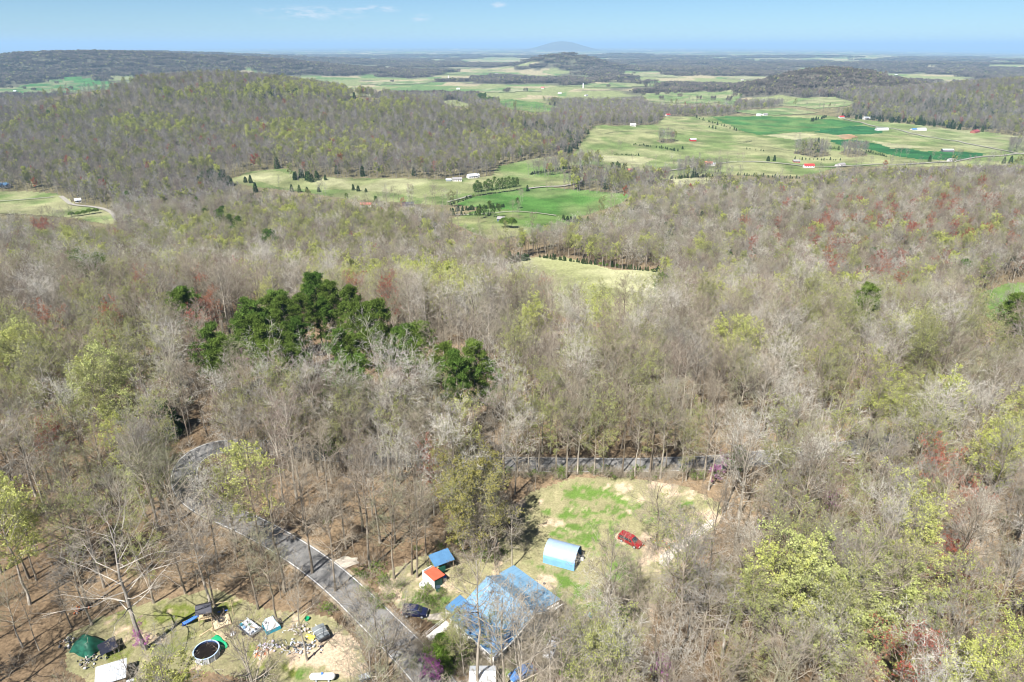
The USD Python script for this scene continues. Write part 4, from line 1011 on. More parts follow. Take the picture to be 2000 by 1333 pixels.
instancer('saplings', rows['sapling'], 'thin bare saplings crowded between the big trees', 'saplings')

# woods of the far hills and plain
gr_rows = []
r = 2900.
while r < 16000:
    st = r * .0145; na_ = int(2 * math.radians(44) * r / st)
    a = math.radians(-44) + (np.arange(na_) + rng.random(na_)) * (2 * math.radians(44) / na_)
    rr = r + rng.uniform(-.5, .5, na_) * st * 1.4
    X, Y = rr * np.sin(a), rr * np.cos(a)
    k = (far_open(X, Y) < .565) & ~is_open(X, Y)
    for xx, yy in zip(X[k], Y[k]):
        s = st / 46
        gr_rows.append((xx, yy, H(xx, yy) - .5, (s, s, .75 + .25 * s ** .5 + rng.uniform(-.1, .15)), rng.uniform(0, 6.28), PROTO['grove_far'][rng.integers(4)]))
    for pn, pl, *_ in field_p:   # lone trees and hedge clumps in the far fields
        if pn in ('plain_meadow', 'east_meadow', 'far_meadow', 'knob_meadow'):
            kk = in_poly(pl, X, Y) & (rng.random(len(X)) < .16)
            for xx, yy in zip(X[kk], Y[kk]): gr_rows.append((xx, yy, H(xx, yy) - .5, (.35, .25, .8), rng.uniform(-.3, .3), PROTO['grove_far'][rng.integers(4)]))
    r += st * 1.4
instancer('far_woods', gr_rows, 'hazy blue-grey woods covering the far hills and plain', 'woods')

# ------------------------------------------------------------------ built things: materials
blue_roof = mat('blue_metal_roof', (.14, .26, .38), .45, var=.16, scale=.35, spec=.45)
dark_blue_roof = mat('deep_blue_metal', (.075, .18, .33), .42, var=.2, scale=.6, spec=.5)
white_siding = mat('white_siding', (.72, .69, .66), .7, var=.10, scale=.8)
white_paint = mat('white_paint', (.78, .77, .75), .6, var=.08, scale=2)
grey_metal = mat('grey_metal', (.42, .45, .49), .45, var=.2, scale=1.2, spec=.5)
dark_metal = mat('dark_metal', (.07, .075, .085), .5, var=.3, scale=2)
win_glass = usdkit.material(stage, '/World/Looks/window_glass', {'p': ('principled_bsdf', dict(base_color=(.03, .04, .05), roughness=.08, specular_ior_level=.6))}, surface='p.BSDF')
tarp_blue = mat('pale_blue_tarp', (.25, .34, .47), .5, var=.12, scale=.7, spec=.45)
tarp_blue2 = mat('blue_tarp', (.17, .36, .62), .5, var=.15, scale=.8)
red_paint = mat('red_roofing', (.60, .10, .055), .7, var=.2, scale=1.2)
car_red = mat('red_car_paint', (.27, .010, .016), .3, var=.05, scale=2, spec=.5, coat=.6)
car_navy = mat('navy_car_paint', (.012, .018, .06), .3, var=.05, scale=2, spec=.5, coat=.6)
car_silver = mat('silver_car_paint', (.52, .54, .58), .35, var=.05, scale=2, spec=.5, coat=.5)
car_blue = mat('blue_car_paint', (.06, .16, .38), .35, var=.05, scale=2, spec=.5, coat=.5)
rubber = mat('tyre_rubber', (.02, .02, .02), .9, var=.2)
wood_m = mat('weathered_wood', (.30, .23, .15), .85, var=.3, scale=2, bump=.2)
raw_wood = mat('pine_lumber', (.46, .36, .22), .8, var=.2, scale=2)
lamp_m = mat('lamp_lens', (.75, .72, .68), .2, var=.05)
tail_m = mat('tail_lens', (.35, .01, .01), .25, var=.05)
green_tarp = mat('green_tarp', (.012, .09, .058), .55, var=.35, scale=.9, bump=.2)
bright_green = mat('green_plastic', (.01, .26, .115), .5, var=.15, scale=1)
black_tarp = mat('black_tarp', (.018, .02, .035), .5, var=.3, scale=1)
slide_blue = mat('blue_plastic', (.06, .17, .62), .35, var=.12, scale=2, spec=.5)
teal_cloth = mat('teal_tent_cloth', (.03, .24, .33), .7, var=.12)
white_cloth = mat('white_tent_cloth', (.68, .68, .70), .7, var=.1)
pink_trim = mat('pink_trim', (.55, .30, .30), .7)
yellow_m = mat('yellow_plastic', (.68, .58, .08), .5)
orange_m = mat('orange_rubbish', (.55, .16, .06), .7, var=.3)
water_m = mat('murky_water', (.014, .011, .009), .12, var=.5, scale=.9, spec=.5)
pool_wall_m = mat('pool_wall', (.40, .40, .41), .55, var=.2)
pool_rim_m = mat('pool_rim', (.33, .43, .55), .4, var=.1)
liner = mat('pool_liner', (.03, .07, .20), .4, var=.3)
tank_white = mat('tank_white', (.75, .76, .78), .4, var=.06)
red_barn = mat('barn_red', (.42, .035, .035), .7, var=.15)
brick_far = mat('red_brick', (.33, .12, .09), .85, var=.15)
shingle = mat('grey_shingle', (.23, .22, .22), .9, var=.15)
pale_roof = mat('pale_metal_roof', (.46, .49, .53), .4, var=.06, spec=.5)


def frame(p0, p1, h=0.0):
    """Origin midway between two picture points on the ground, and the heading from the first to the second."""
    a, b = at(*p0, h), at(*p1, h)
    return (a + b) / 2, math.atan2(b[1] - a[1], b[0] - a[0]), float(np.hypot(*(b - a)[:2]))


# ------------------------------------------------------------------ the blue-roofed house
r0, r1 = at(953, 1128, 5.6), at(1043, 1199, 5.6)
th = math.atan2(r1[1] - r0[1], r1[0] - r0[0]); LH = float(np.hypot(*(r1 - r0)[:2]))
base = np.array([r0[0], r0[1], H(r0[0], r0[1])])
house = thing('house', 'house with a wide blue metal roof of several slopes and white walls', 'house', base, th)
# local: x along the ridge from far end to near end, y to the far right (+) / towards the road (-)
sgn = 1.0
prof = [(-9.2, 2.55), (-5.0, 3.45), (0, 5.6), (3.5, 3.75), (7.2, 3.05)]
walls = cat([prism([(-8.8, -.4), (6.8, -.4), (6.8, 2.95), (3.5, 3.55), (0, 5.3), (-5.0, 3.2), (-8.8, 2.4)], .35, LH - .35, frame='yz')])
obj('wall', walls, white_siding, house)


def slope_part(name, xa, xb, pa, pb, m, pw=.92):
    """A roof slope of sheet-metal panels, each a piece with a standing rib."""
    (ya, za), (yb, zb) = pa, pb
    n = np.array([0, -(zb - za), (yb - ya)]); n = n / np.linalg.norm(n); n = n if n[2] > 0 else -n
    deck = trimesh.Trimesh(np.array([[x, y, z] - n * k for k in (.02, .12) for x, y, z in ((xa, ya, za), (xb, ya, za), (xb, yb, zb), (xa, yb, zb))]),
                           [[0, 1, 2], [0, 2, 3], [4, 6, 5], [4, 7, 6], [0, 4, 5], [0, 5, 1], [1, 5, 6], [1, 6, 2], [2, 6, 7], [2, 7, 3], [3, 7, 4], [3, 4, 0]], process=False)
    r = obj(name, deck, wood_m, house)
    k = max(1, round((xb - xa) / pw)); w = (xb - xa) / k
    for i in range(k):
        x0, x1 = xa + i * w + .008, xa + (i + 1) * w - .008
        lift = .012 + .006 * ((i * 7) % 3)
        cs = [(x0, 0), (x0 + .05, .05), (x0 + .10, .0), (x1, 0)]
        v = np.array([[x, y, z] + n * (lift + hh) for (y, z) in ((ya, za), (yb, zb)) for x, hh in cs])
        f = [];
        for j in range(3): f += [[j, j + 1, 5 + j], [j, 5 + j, 4 + j]]
        f = np.array(f)
        if np.cross(v[f[0][1]] - v[f[0][0]], v[f[0][2]] - v[f[0][0]]) @ n < 0: f = f[:, ::-1]
        obj('panel', (v, f), m, r)


slope_part('porch_roof', .3, LH + .1, prof[0], prof[1], dark_blue_roof)
slope_part('front_roof', -.3, LH + .2, (-5.0, 3.50), (-.04, 5.64), blue_roof)
slope_part('back_roof', -.3, LH + .2, (.04, 5.64), (3.5, 3.80), blue_roof)
slope_part('addition_roof', -.9, LH - .6, (3.53, 3.72), (7.3, 3.35), blue_roof)
for x, y, z in ((3.2, 1.2, 5.0), (7.5, -1.8, 4.75), (5.0, 5.0, 3.55)): obj('vent', trimesh.creation.cylinder(.09, .7, sections=10).apply_translation((x, y, z + .25)), grey_metal, house)
slope_part('entry_roof', -1.9, .28, (-8.6, 3.1), (-5.0, 3.55), dark_blue_roof)
obj('ridge_cap', prism([(-.25, 5.62), (0, 5.74), (.25, 5.62), (0, 5.70)], -.3, LH + .2, frame='yz'), blue_roof, house)
obj('fascia', cat([boxm(LH + .2, LH + .26, -.1, .1, 5.35, 5.62)] + [bar((LH + .25, a, za - .1), (LH + .25, b, zb - .1), .09, 4) for (a, za), (b, zb) in zip(prof[:-1], prof[1:])]), white_paint, house)
obj('fascia', cat([boxm(.3, LH + .1, -9.28, -9.21, 2.42, 2.56)]), white_paint, house)
for x in (2.2, 5.5, 9.2):
    if x < LH - 1: wdw = obj('window', boxm(x, x + 1.1, -8.84, -8.802, .9, 2.0), win_glass, house); obj('frame', cat([boxm(x - .08, x + 1.18, -8.86, -8.803, 2.0, 2.09), boxm(x - .08, x + 1.18, -8.86, -8.803, .81, .9), boxm(x - .08, x, -8.86, -8.803, .9, 2.0), boxm(x + 1.1, x + 1.18, -8.86, -8.803, .9, 2.0)]), white_paint, wdw)
for y in (-6.0, -2.2, 2.0, 5.0):
    wdw = obj('window', boxm(LH - .348, LH - .31, y, y + 1.1, .9, 2.1), win_glass, house); obj('frame', cat([boxm(LH - .347, LH - .29, y - .08, y + 1.18, 2.1, 2.19), boxm(LH - .347, LH - .29, y - .08, y + 1.18, .81, .9)]), white_paint, wdw)
for x in np.arange(.6, 1.9, 1.2): obj('post', bar((-1.7, -8.4, -.2), (-1.7, -8.4, 3.05), .06), white_paint, house); break
obj('post', bar((-1.7, -5.2, -.2), (-1.7, -5.2, 3.4), .06), white_paint, house)
obj('porch_floor', boxm(-1.9, .33, -8.7, -5.0, -.2, .5), wood_m, house)
rp = obj('ramp', cat([prism([(-13.2, -.15), (-8.72, .38), (-8.72, .48), (-13.2, -.03)], -1.4, .1, frame='yz')]), white_paint, house)
for x in (-1.4, .1):
    obj('railing', cat([bar((x, -13.1, .85), (x, -8.7, 1.4), .035), bar((x, -13.1, .45), (x, -8.7, 1.0), .03)] + [bar((x, y, -.2), (x, y, .85 + (y + 13.1) * .125), .035) for y in (-13.1, -11.6, -10.2, -8.8)]), white_paint, rp)
for k in range(7): obj('lattice_slat', bar((LH - .25, 3.2 + k * .4, .1), (LH - .25, 3.5 + k * .4, 1.0), .03, 4), wood_m, house)

# ------------------------------------------------------------------ arched tarp shed
o_, rot, L_ = frame((1066, 1097), (1119, 1112), 0)
Lq, Rw, Hq = 6.4, 2.45, 3.5
sd_ = o_ + 1.9 * np.array([-math.sin(rot), math.cos(rot), 0])
shed = thing('arched_shed', 'arched tarp shed, pale blue above and deeper blue along its side, open at one end', 'shed', (*sd_[:2], H(*sd_[:2])), rot)
arc = [(-Rw, 0), (-Rw, 1.35)] + [(-Rw * math.cos(a), 1.35 + (Hq - 1.35) * math.sin(a)) for a in np.linspace(.25, PI - .25, 11)] + [(Rw, 1.35), (Rw, 0)]


def shell(pts, x0, x1, nx, sag, t=.03):
    xs = np.linspace(x0, x1, nx)
    v = np.array([[x, y, z - sag * math.sin(PI * ((x - x0) / (x1 - x0) * 4 % 1)) * (z > .5)] for x in xs for y, z in pts])
    K = len(pts); ix = np.arange(len(v)).reshape(nx, K)
    q = np.stack([ix[:-1, :-1], ix[1:, :-1], ix[1:, 1:], ix[:-1, 1:]], -1).reshape(-1, 4)
    return v, np.vstack([q[:, [0, 1, 2]], q[:, [0, 2, 3]]])


obj('cover', shell(arc[2:-1], -Lq / 2, Lq / 2, 17, .05), tarp_blue, shed, smooth=40)
obj('side_sheet', shell(arc[:3], -Lq / 2, Lq / 2, 9, .03), tarp_blue2, shed)
obj('side_sheet', shell(arc[-2:], -Lq / 2, Lq / 2, 9, .03), tarp_blue2, shed)
for x in np.linspace(-Lq / 2 + .05, Lq / 2 - .05, 5):
    obj('hoop', tubes(np.array([[(x, y * .985, z * .985) for y, z in arc]]), np.full((1, len(arc)), .035), 5), grey_metal, shed)
obj('end_sheet', cat([prism([(y * .97, z * .97) for y, z in arc], -Lq / 2 + .1, -Lq / 2 + .14, frame='yz')]), tarp_blue2, shed)
for nm, bx, m in (('stored_cabinet', (1.6, 2.6, -1.6, -.4, 0, 1.3), dark_metal), ('stored_crate', (2.4, 3.6, .3, 1.4, 0, .8), grey_metal), ('stored_barrel', None, white_paint)):
    g = rbox(*bx, .05) if bx else trimesh.creation.cylinder(.35, .9, sections=16).apply_translation((3.7, 1.2, .45))
    w_ = thing(nm, dict(stored_cabinet='dark cabinet just inside the mouth of the arched shed', stored_crate='grey crate in the mouth of the arched shed', stored_barrel='white barrel standing at the open end of the arched shed')[nm], nm.split('_')[1], (*sd_[:2], H(*sd_[:2])), rot)
    obj('body', g, m, w_); obj('lid', boxm(bx[0] + .05, bx[1] - .05, bx[2] + .05, bx[3] - .05, bx[5], bx[5] + .04) if bx else trimesh.creation.cylinder(.36, .04, sections=16).apply_translation((3.7, 1.2, .92)), dark_metal, w_)

# ------------------------------------------------------------------ vehicles
def car(name, label, p0, p1, paint, L=4.7, Wd=1.85, side=None, z0=.0):
    o, rot, _ = frame(p0, p1)
    t = thing(name, label, 'car' if 'van' not in name else 'minivan', (*o[:2], H(*o[:2]) + z0), rot)
    kx = L / 5.0
    van = side == 'van'
    low = [(-2.5, .42), (-2.46, .28), (2.4, .28), (2.5, .45), (2.5, .72), (2.35, .90), (1.35, 1.05)] + ([(-2.42, 1.05)] if van else [(-1.7, 1.05), (-2.3, 1.02)]) + [(-2.5, .85)]
    roof = [(1.42, 1.02), (.55, 1.66), (.1, 1.75), (-2.0, 1.74), (-2.28, 1.62), (-2.44, 1.02)] if van else [(1.15, 1.02), (.25, 1.45), (-.2, 1.5), (-.85, 1.46), (-1.75, 1.02)]
    def yh(z): return Wd / 2 * (1 - .20 * np.clip((z - .98) / .75, 0, 1) - .05 * np.clip((.5 - z) / .3, 0, 1))
    def solid(p, w):
        pts = [(x * kx, z) for x, z in p]; s = m3.Manifold.sphere(.06, 10); out = []
        g = []
        for x, z in pts:
            for sy in (-1, 1):
                taper = 1 - .12 * np.clip((abs(x) / (L / 2) - .8) / .2, 0, 1)
                g.append(s.translate((x * .985, sy * (yh(z) * w * taper - .06), z)))
        return m3.Manifold.batch_hull(g)
    obj('body', solid(low, 1.0), paint, t, smooth=35)
    obj('roof', solid(roof, 1.0), paint, t, smooth=35)
    def plate(pts3, nrm, th=.012):
        a = np.array(pts3) + np.array(nrm) * .066; b = a + np.array(nrm) * th
        return trimesh.convex.convex_hull(np.vstack([a, b]))
    xs = [((1.05, .52), (.5, .3)), ] if False else None
    side_w = ([(1.05, .15), (.05, -1.0), (-1.1, -2.15)] if van else [(.80, -.15), (-.25, -1.25)])
    ztop = 1.60 if van else 1.38
    for sy in (-1, 1):
        for (xa, xb) in side_w:
            xa_t = min(xa, (.45 if van else .15)) ; xb_t = max(xb, (-2.05 if van else -.8))
            q = [(xa * kx, sy * (yh(1.10) - .052), 1.10), (xb * kx, sy * (yh(1.10) - .052), 1.10), (xb_t * kx, sy * (yh(ztop) - .052), ztop), (xa_t * kx, sy * (yh(ztop) - .052), ztop)]
            obj('side_window', plate(q, (0, sy, .2)), win_glass, t)
    f0, f1 = (np.array([1.36 * kx, 0, 1.10]), np.array([.62 * kx, 0, 1.62])) if van else (np.array([1.08 * kx, 0, 1.08]), np.array([.32 * kx, 0, 1.42]))
    n = np.array([(f1 - f0)[2], 0, -(f1 - f0)[0]]); n /= np.linalg.norm(n)
    obj('windshield', plate([f0 + [0, -yh(1.1) * .82, 0], f0 + [0, yh(1.1) * .82, 0], f1 + [0, yh(1.6) * .80, 0], f1 + [0, -yh(1.6) * .80, 0]], n, .02), win_glass, t)
    b0, b1 = (np.array([-2.40 * kx, 0, 1.12]), np.array([-2.24 * kx, 0, 1.58])) if van else (np.array([-1.68 * kx, 0, 1.08]), np.array([-.95 * kx, 0, 1.42]))
    n = np.array([-(b1 - b0)[2], 0, (b1 - b0)[0]]); n /= np.linalg.norm(n)
    obj('rear_window', plate([b0 + [0, -yh(1.1) * .8, 0], b0 + [0, yh(1.1) * .8, 0], b1 + [0, yh(1.6) * .78, 0], b1 + [0, -yh(1.6) * .78, 0]], n, .02), win_glass, t)
    for sx in (1.55, -1.5):
        for sy in (-1, 1):
            wh = trimesh.creation.cylinder(.34, .22, sections=20); wh.apply_transform(trimesh.transformations.rotation_matrix(PI / 2, [1, 0, 0])); wh.apply_translation((sx * kx, sy * (Wd / 2 - .11), .34))
            w_ = obj('wheel', wh, rubber, t)
            hb = trimesh.creation.cylinder(.21, .03, sections=16); hb.apply_transform(trimesh.transformations.rotation_matrix(PI / 2, [1, 0, 0])); hb.apply_translation((sx * kx, sy * (Wd / 2 + .008), .34)); obj('hub', hb, car_silver, w_)
    for sy in (-1, 1):
        obj('headlight', rbox(2.40 * kx, 2.56 * kx, sy * .62 - .2, sy * .62 + .2, .62, .78, .03), lamp_m, t)
        obj('tail_light', rbox(-2.57 * kx, -2.44 * kx, sy * .68 - .14, sy * .68 + .14, .75, 1.02, .03), tail_m, t)
        obj('mirror', rbox(.98 * kx, 1.14 * kx, sy * (Wd / 2 + .1) - .08, sy * (Wd / 2 + .1) + .08, 1.02, 1.16, .03), paint, t)
    if van:
        for sy in (-.5, .5): obj('roof_rail', bar((-1.8 * kx, sy, 1.85), (0, sy, 1.86), .03), dark_metal, t)
    return t


car('red_minivan', 'red minivan parked nose down on the bare track in the grassy clearing', (1213, 1052), (1248, 1070), car_red, 5.0, 1.95, 'van')
car('dark_car', 'dark navy car parked on the verge between the road and the blue-roofed house', (792, 1199), (830, 1202), car_navy, 4.5, 1.8, 'van')
car('silver_car', 'silver car parked in the brush below the near end of the house', (1086, 1256), (1070, 1288), car_silver, 4.5, 1.8)
car('blue_car', 'blue car half hidden by brush at the bottom edge, beside the small white shed', (1038, 1312), (1002, 1330), car_blue, 4.5, 1.8)
# ------------------------------------------------------------------ sheds near the house
o_, rot, _ = frame((826, 1131), (848, 1151))
ps = thing('red_roofed_shed', 'small white shed with a red lean-to roof', 'shed', (*o_[:2], H(*o_[:2])), rot)
obj('wall', boxm(-1.9, 1.9, 0, .1, 0, 2.1), white_paint, ps); obj('side_wall', boxm(1.8, 1.9, .1, 1.9, 0, 1.8), mat('dark_green_board', (.03, .09, .075), .7), ps); obj('side_wall', boxm(-1.9, -1.8, .1, 2.2, 0, 1.9), white_paint, ps)
obj('back_wall', boxm(-1.8, 1.8, 2.1, 2.2, 0, 1.9), wood_m, ps)
rf = obj('roof', prism([(-.15, 2.12), (2.5, 1.92), (2.5, 1.99), (-.15, 2.19)], -1.2, 2.0, frame='yz'), red_paint, ps)
obj('door', boxm(.2, 1.0, -.03, -.002, 0, 1.8), white_siding, ps)
o_, rot, _ = frame((846, 1116), (880, 1103))
ps = thing('blue_roofed_shelter', 'open post shelter with a deep blue metal roof behind the red-roofed shed', 'shelter', (*o_[:2], H(*o_[:2])), rot)
rf = obj('roof', prism([(-1.6, 2.3), (1.6, 2.75), (1.6, 2.82), (-1.6, 2.37)], -2.1, 2.1, frame='yz'), dark_blue_roof, ps)
for k in range(9): obj('rib', bar((-2.0 + k * .5, -1.58, 2.39), (-2.0 + k * .5, 1.58, 2.835), .02, 4), dark_blue_roof, rf)
for x in (-1.9, 1.9):
    for y in (-1.4, 1.4): obj('post', boxm(x - .05, x + .05, y - .05, y + .05, -.1, 2.34 + (y + 1.6) * .14), wood_m, ps)
obj('side_panel', boxm(-1.9, 0, -1.75, -1.68, .6, 1.9), green_tarp, ps)
p = at(866, 1134); t = thing('feed_box', 'white and blue box under the edge of the blue shelter', 'box', p, .5); obj('body', rbox(-.5, .5, -.4, .4, 0, .8), white_paint, t); obj('lid', rbox(-.55, .55, -.45, .45, .8, .9, .03), slide_blue, t)
p = at(828, 1146); t = thing('washing_machine', 'white appliance with a round dark opening on top, in front of the small shed', 'appliance', p, rot + .5); obj('body', rbox(-.75, .75, -.55, .55, 0, .95, .05), white_paint, t)
rg = trimesh.creation.torus(.30, .07, major_sections=20, minor_sections=8); rg.apply_translation((-.2, 0, .97)); obj('round_opening', rg, rubber, t)
p = at(856, 1155); t = thing('green_bin', 'dark green bin at the corner of the small shed', 'bin', p, .3); obj('body', rbox(-.4, .4, -.35, .35, 0, 1.0), mat('bin_green', (.02, .07, .06), .6), t); obj('lid', rbox(-.45, .45, -.4, .4, 1.0, 1.08, .03), mat('bin_lid', (.03, .05, .07), .5), t)
p = at(1152, 1207); t = thing('blue_barrel', 'light blue plastic barrel standing in the brush east of the house', 'barrel', p); obj('body', trimesh.creation.revolve(np.array([(0, 0), (.38, 0), (.42, .3), (.42, .65), (.36, .95), (0, .97)]), sections=18), mat('barrel_blue', (.20, .50, .66), .5), t); obj('bung', trimesh.creation.cylinder(.07, .05, sections=10).apply_translation((.15, 0, .99)), white_paint, t)
for px, py, r, lab in [(1036, 1137, .55, 'pale boulder at the edge of the bare sandy spot behind the house'), (1063, 1141, .28, 'small dark stump in the bare sandy spot behind the house')]:
    p = at(px, py); g = trimesh.creation.icosphere(3, r); g.vertices *= (1, .8, .8); g.vertices += (meshkit.noise(g.vertices * 2.3, 5)[:, None] - .5) * .4 * r; g.apply_translation((0, 0, r * .4))
    say(obj('boulder' if r > .4 else 'stump', g, white_siding if r > .4 else dark_metal, smooth=True), lab, 'boulder' if r > .4 else 'stump'); q = stage.GetPrimAtPath('/World/' + ('boulder' if r > .4 else 'stump')); UsdGeom.Xformable(q).AddTranslateOp().Set(Gf.Vec3d(*p))
o_, rot, _ = frame((928, 1338), (958, 1338))
t = thing('white_shed', 'small white shed with a pale metal roof at the bottom edge below the house', 'shed', (*o_[:2], H(*o_[:2])), rot)
obj('wall', prism([(-1.5, 0), (1.5, 0), (1.5, 2.2), (0, 2.9), (-1.5, 2.2)], -1.9, 1.9, frame='yz'), white_siding, t)
for s in (-1, 1): obj('roof', prism([(s * 1.75, 2.12), (s * .0, 2.98), (s * .0, 3.04), (s * 1.75, 2.18)][::s], -2.1, 2.1, frame='yz'), pale_roof, t)
obj('door', boxm(-.5, .5, -1.53, -1.502, 0, 1.9), wood_m, t)

# ------------------------------------------------------------------ the yard west of the road
p = at(405, 1280)
pool = thing('round_pool', 'round above-ground pool with dark water and a pale blue rim', 'pool', p)
R = 2.0
ring = lambda ra, rb, z0, z1, n=32: trimesh.creation.revolve(np.array([(ra, z0), (rb, z0), (rb, z1), (ra, z1), (ra, z0)]), sections=n)
obj('wall', ring(R - .03, R, -.1, 1.2), pool_wall_m, pool); obj('liner', ring(R - .06, R - .035, .0, 1.18), liner, pool)
obj('rim', ring(R - .09, R + .09, 1.2, 1.26), pool_rim_m, pool); obj('water', trimesh.creation.cylinder(R - .07, .05, sections=32).apply_translation((0, 0, .86)), water_m, pool)
for k in range(12): a = k * PI / 6; obj('upright', boxm(-.04, .04, -.07, .07, -.1, 1.19).apply_translation((R + .06, 0, 0)).apply_transform(trimesh.transformations.rotation_matrix(a, [0, 0, 1])), white_paint, pool)


def sheet(name, label, cat_, p, rot, lx, ly, hfun, m, n=14, group=None):
    u, v = np.meshgrid(np.linspace(-.5, .5, n), np.linspace(-.5, .5, n), indexing='ij')
    z = hfun(u, v)
    wob = (meshkit.noise(np.stack([u * 4, v * 4, u * 0], -1), 6) - .5)
    V = np.stack([u * lx + wob * .3, v * ly - wob * .2, z], -1).reshape(-1, 3)
    ix = np.arange(n * n).reshape(n, n); q = np.stack([ix[:-1, :-1], ix[1:, :-1], ix[1:, 1:], ix[:-1, 1:]], -1).reshape(-1, 4)
    V2 = V - [0, 0, .03]; F = np.vstack([q[:, [0, 1, 2]], q[:, [0, 2, 3]]]); F = np.vstack([F, F[:, ::-1] + n * n])
    t = thing(name, label, cat_, p, rot); obj('sheet', (np.vstack([V, V2]), F), m, t, smooth=True); return t


crum = lambda u, v, a=.12, s=5: a * meshkit.noise(np.stack([u * s, v * s, u * 0], -1), 12)
t = sheet('green_sheet', 'bright green plastic sheet lying beside the round pool', 'sheet', at(428, 1258), -.75, 3.6, 1.5, lambda u, v: .06 + crum(u, v, .35, 4), bright_green)
t = sheet('green_tarp', 'dark green tarp draped over a heap at the west side of the yard', 'tarp', at(172, 1266), -.3, 4.6, 3.4, lambda u, v: 1.9 * np.clip(1 - (2 * np.abs(u)) ** 3, 0, 1) * np.clip(1 - (2 * np.abs(v)) ** 3, 0, 1) + crum(u, v, .5, 4) + .03, green_tarp, 18)
t = sheet('black_sheet', 'black plastic sheet stretched over a frame next to the green tarp', 'sheet', at(214, 1272), .7, 2.6, 2.8, lambda u, v: 1.1 + .35 * u + crum(u, v, .25, 3), black_tarp)
for a, b in ((-1, -1), (-1, 1), (1, -1), (1, 1)): obj('leg', bar((a * 1.15, b * 1.25, -.1), (a * 1.15, b * 1.25, 1.05 + a * .16), .035), grey_metal, t)
p = at(222, 1332)
t = thing('metal_roofed_shed', 'low shed with a pale grey corrugated metal roof at the bottom left', 'shed', p, .42)
rf = obj('roof', prism([(-1.7, 1.7), (1.9, 2.2), (1.9, 2.26), (-1.7, 1.76)], -2.2, 2.2, frame='yz'), grey_metal, t)
for k in range(14): obj('rib', bar((-2.1 + k * .322, -1.68, 1.775), (-2.1 + k * .322, 1.88, 2.27), .03, 4), grey_metal, rf)
obj('wall', cat([boxm(-2, 2, -1.5, -1.4, 0, 1.72), boxm(-2, 2, 1.6, 1.7, 0, 2.14), boxm(-2, -1.9, -1.4, 1.6, 0, 1.72), boxm(1.9, 2, -1.4, 1.6, 0, 1.72)]), wood_m, t); obj('door', boxm(-.4, .4, -1.53, -1.502, 0, 1.5), grey_metal, t)
p = at(262, 1342); t = thing('dark_crate', 'dark crate in the shade beside the metal-roofed shed', 'crate', p, .4); obj('body', rbox(-.9, .9, -.7, .7, 0, 1.0), dark_metal, t); obj('lid', rbox(-.95, .95, -.75, .75, 1.0, 1.08, .03), grey_metal, t)
# play tower with slide and swing frame
p = at(404, 1212)
t = thing('play_set', 'wooden play tower with a dark canopy, blue slide and swing frame', 'play set', p, .3)
for x in (-1, 1):
    for y in (-1, 1): obj('post', boxm(x * 1.0 - .06, x * 1.0 + .06, y * 1.0 - .06, y * 1.0 + .06, -.1, 2.9), raw_wood, t)
dk = obj('deck', boxm(-1.1, 1.1, -1.1, 1.1, 1.25, 1.33), raw_wood, t)
cv = np.array([[-1.35, -1.35, 2.75], [1.35, -1.35, 2.75], [1.35, 1.35, 2.75], [-1.35, 1.35, 2.75], [-1.3, 0, 3.65], [1.3, 0, 3.65]])
obj('canopy', (np.vstack([cv, cv - [0, 0, .05]]), np.array([[0, 1, 5], [0, 5, 4], [3, 4, 5], [3, 5, 2], [6, 11, 7], [6, 10, 11], [9, 11, 10], [9, 8, 11]])), black_tarp, t)
for y in (-1, 1): obj('rail', cat([boxm(-1, 1, y * 1.02 - .03, y * 1.02 + .03, 1.75, 1.85)] + [boxm(x - .03, x + .03, y * 1.02 - .02, y * 1.02 + .02, 1.33, 1.75) for x in np.linspace(-.8, .8, 6)]), raw_wood, t)
sl = np.linspace(0, 1, 10); zz = 1.3 * (1 - sl) ** 1.25 + .12
chan = []
for s, z in zip(sl, zz): chan += [(-1.1 - 2.9 * s, -.38, z + .22), (-1.1 - 2.9 * s, -.30, z), (-1.1 - 2.9 * s, .30, z), (-1.1 - 2.9 * s, .38, z + .22)]
chan = np.array(chan); chan2 = chan - [0, 0, .05]; ix = np.arange(40).reshape(10, 4); q = np.stack([ix[:-1, :-1], ix[1:, :-1], ix[1:, 1:], ix[:-1, 1:]], -1).reshape(-1, 4)
F = np.vstack([q[:, [0, 2, 1]], q[:, [0, 3, 2]]]); obj('slide', (np.vstack([chan, chan2]), np.vstack([F, F[:, ::-1] + 40])), slide_blue, t)
sw = obj('swing_beam', bar((1.0, .9, 2.5), (4.3, .9, 2.5), .06), raw_wood, t)
for y in (-.1, 1.9): obj('brace', bar((4.3, .9, 2.5), (4.4, y, -.1), .05), raw_wood, t)
for x in (2.0, 3.2):
    s_ = obj('swing_seat', boxm(x - .22, x + .22, .80, 1.0, .48, .53), slide_blue, t)
    for k in (-.2, .2): obj('chain', bar((x + k, .9, .5), (x + k, .9, 2.5), .012, 4), dark_metal, s_)
obj('ladder', cat([bar((1.1, -.3, 1.3), (1.9, -.3, -.05), .04), bar((1.1, .3, 1.3), (1.9, .3, -.05), .04)] + [bar((1.2 + k * .2, -.3, 1.13 - k * .34), (1.2 + k * .2, .3, 1.13 - k * .34), .03) for k in range(4)]), raw_wood, t)
p = at(432, 1216); t = thing('sandbox', 'timber-edged sandbox with a tyre in it, beside the play set', 'sandbox', p, .55)
for nm, b in (('edge_board', (-1.5, 1.5, -1.5, -1.38, -.05, .25)), ('edge_board', (-1.5, 1.5, 1.38, 1.5, -.05, .25)), ('edge_board', (-1.5, -1.38, -1.37, 1.37, -.05, .25)), ('edge_board', (1.38, 1.5, -1.37, 1.37, -.05, .25))): obj(nm, boxm(*b), wood_m, t)
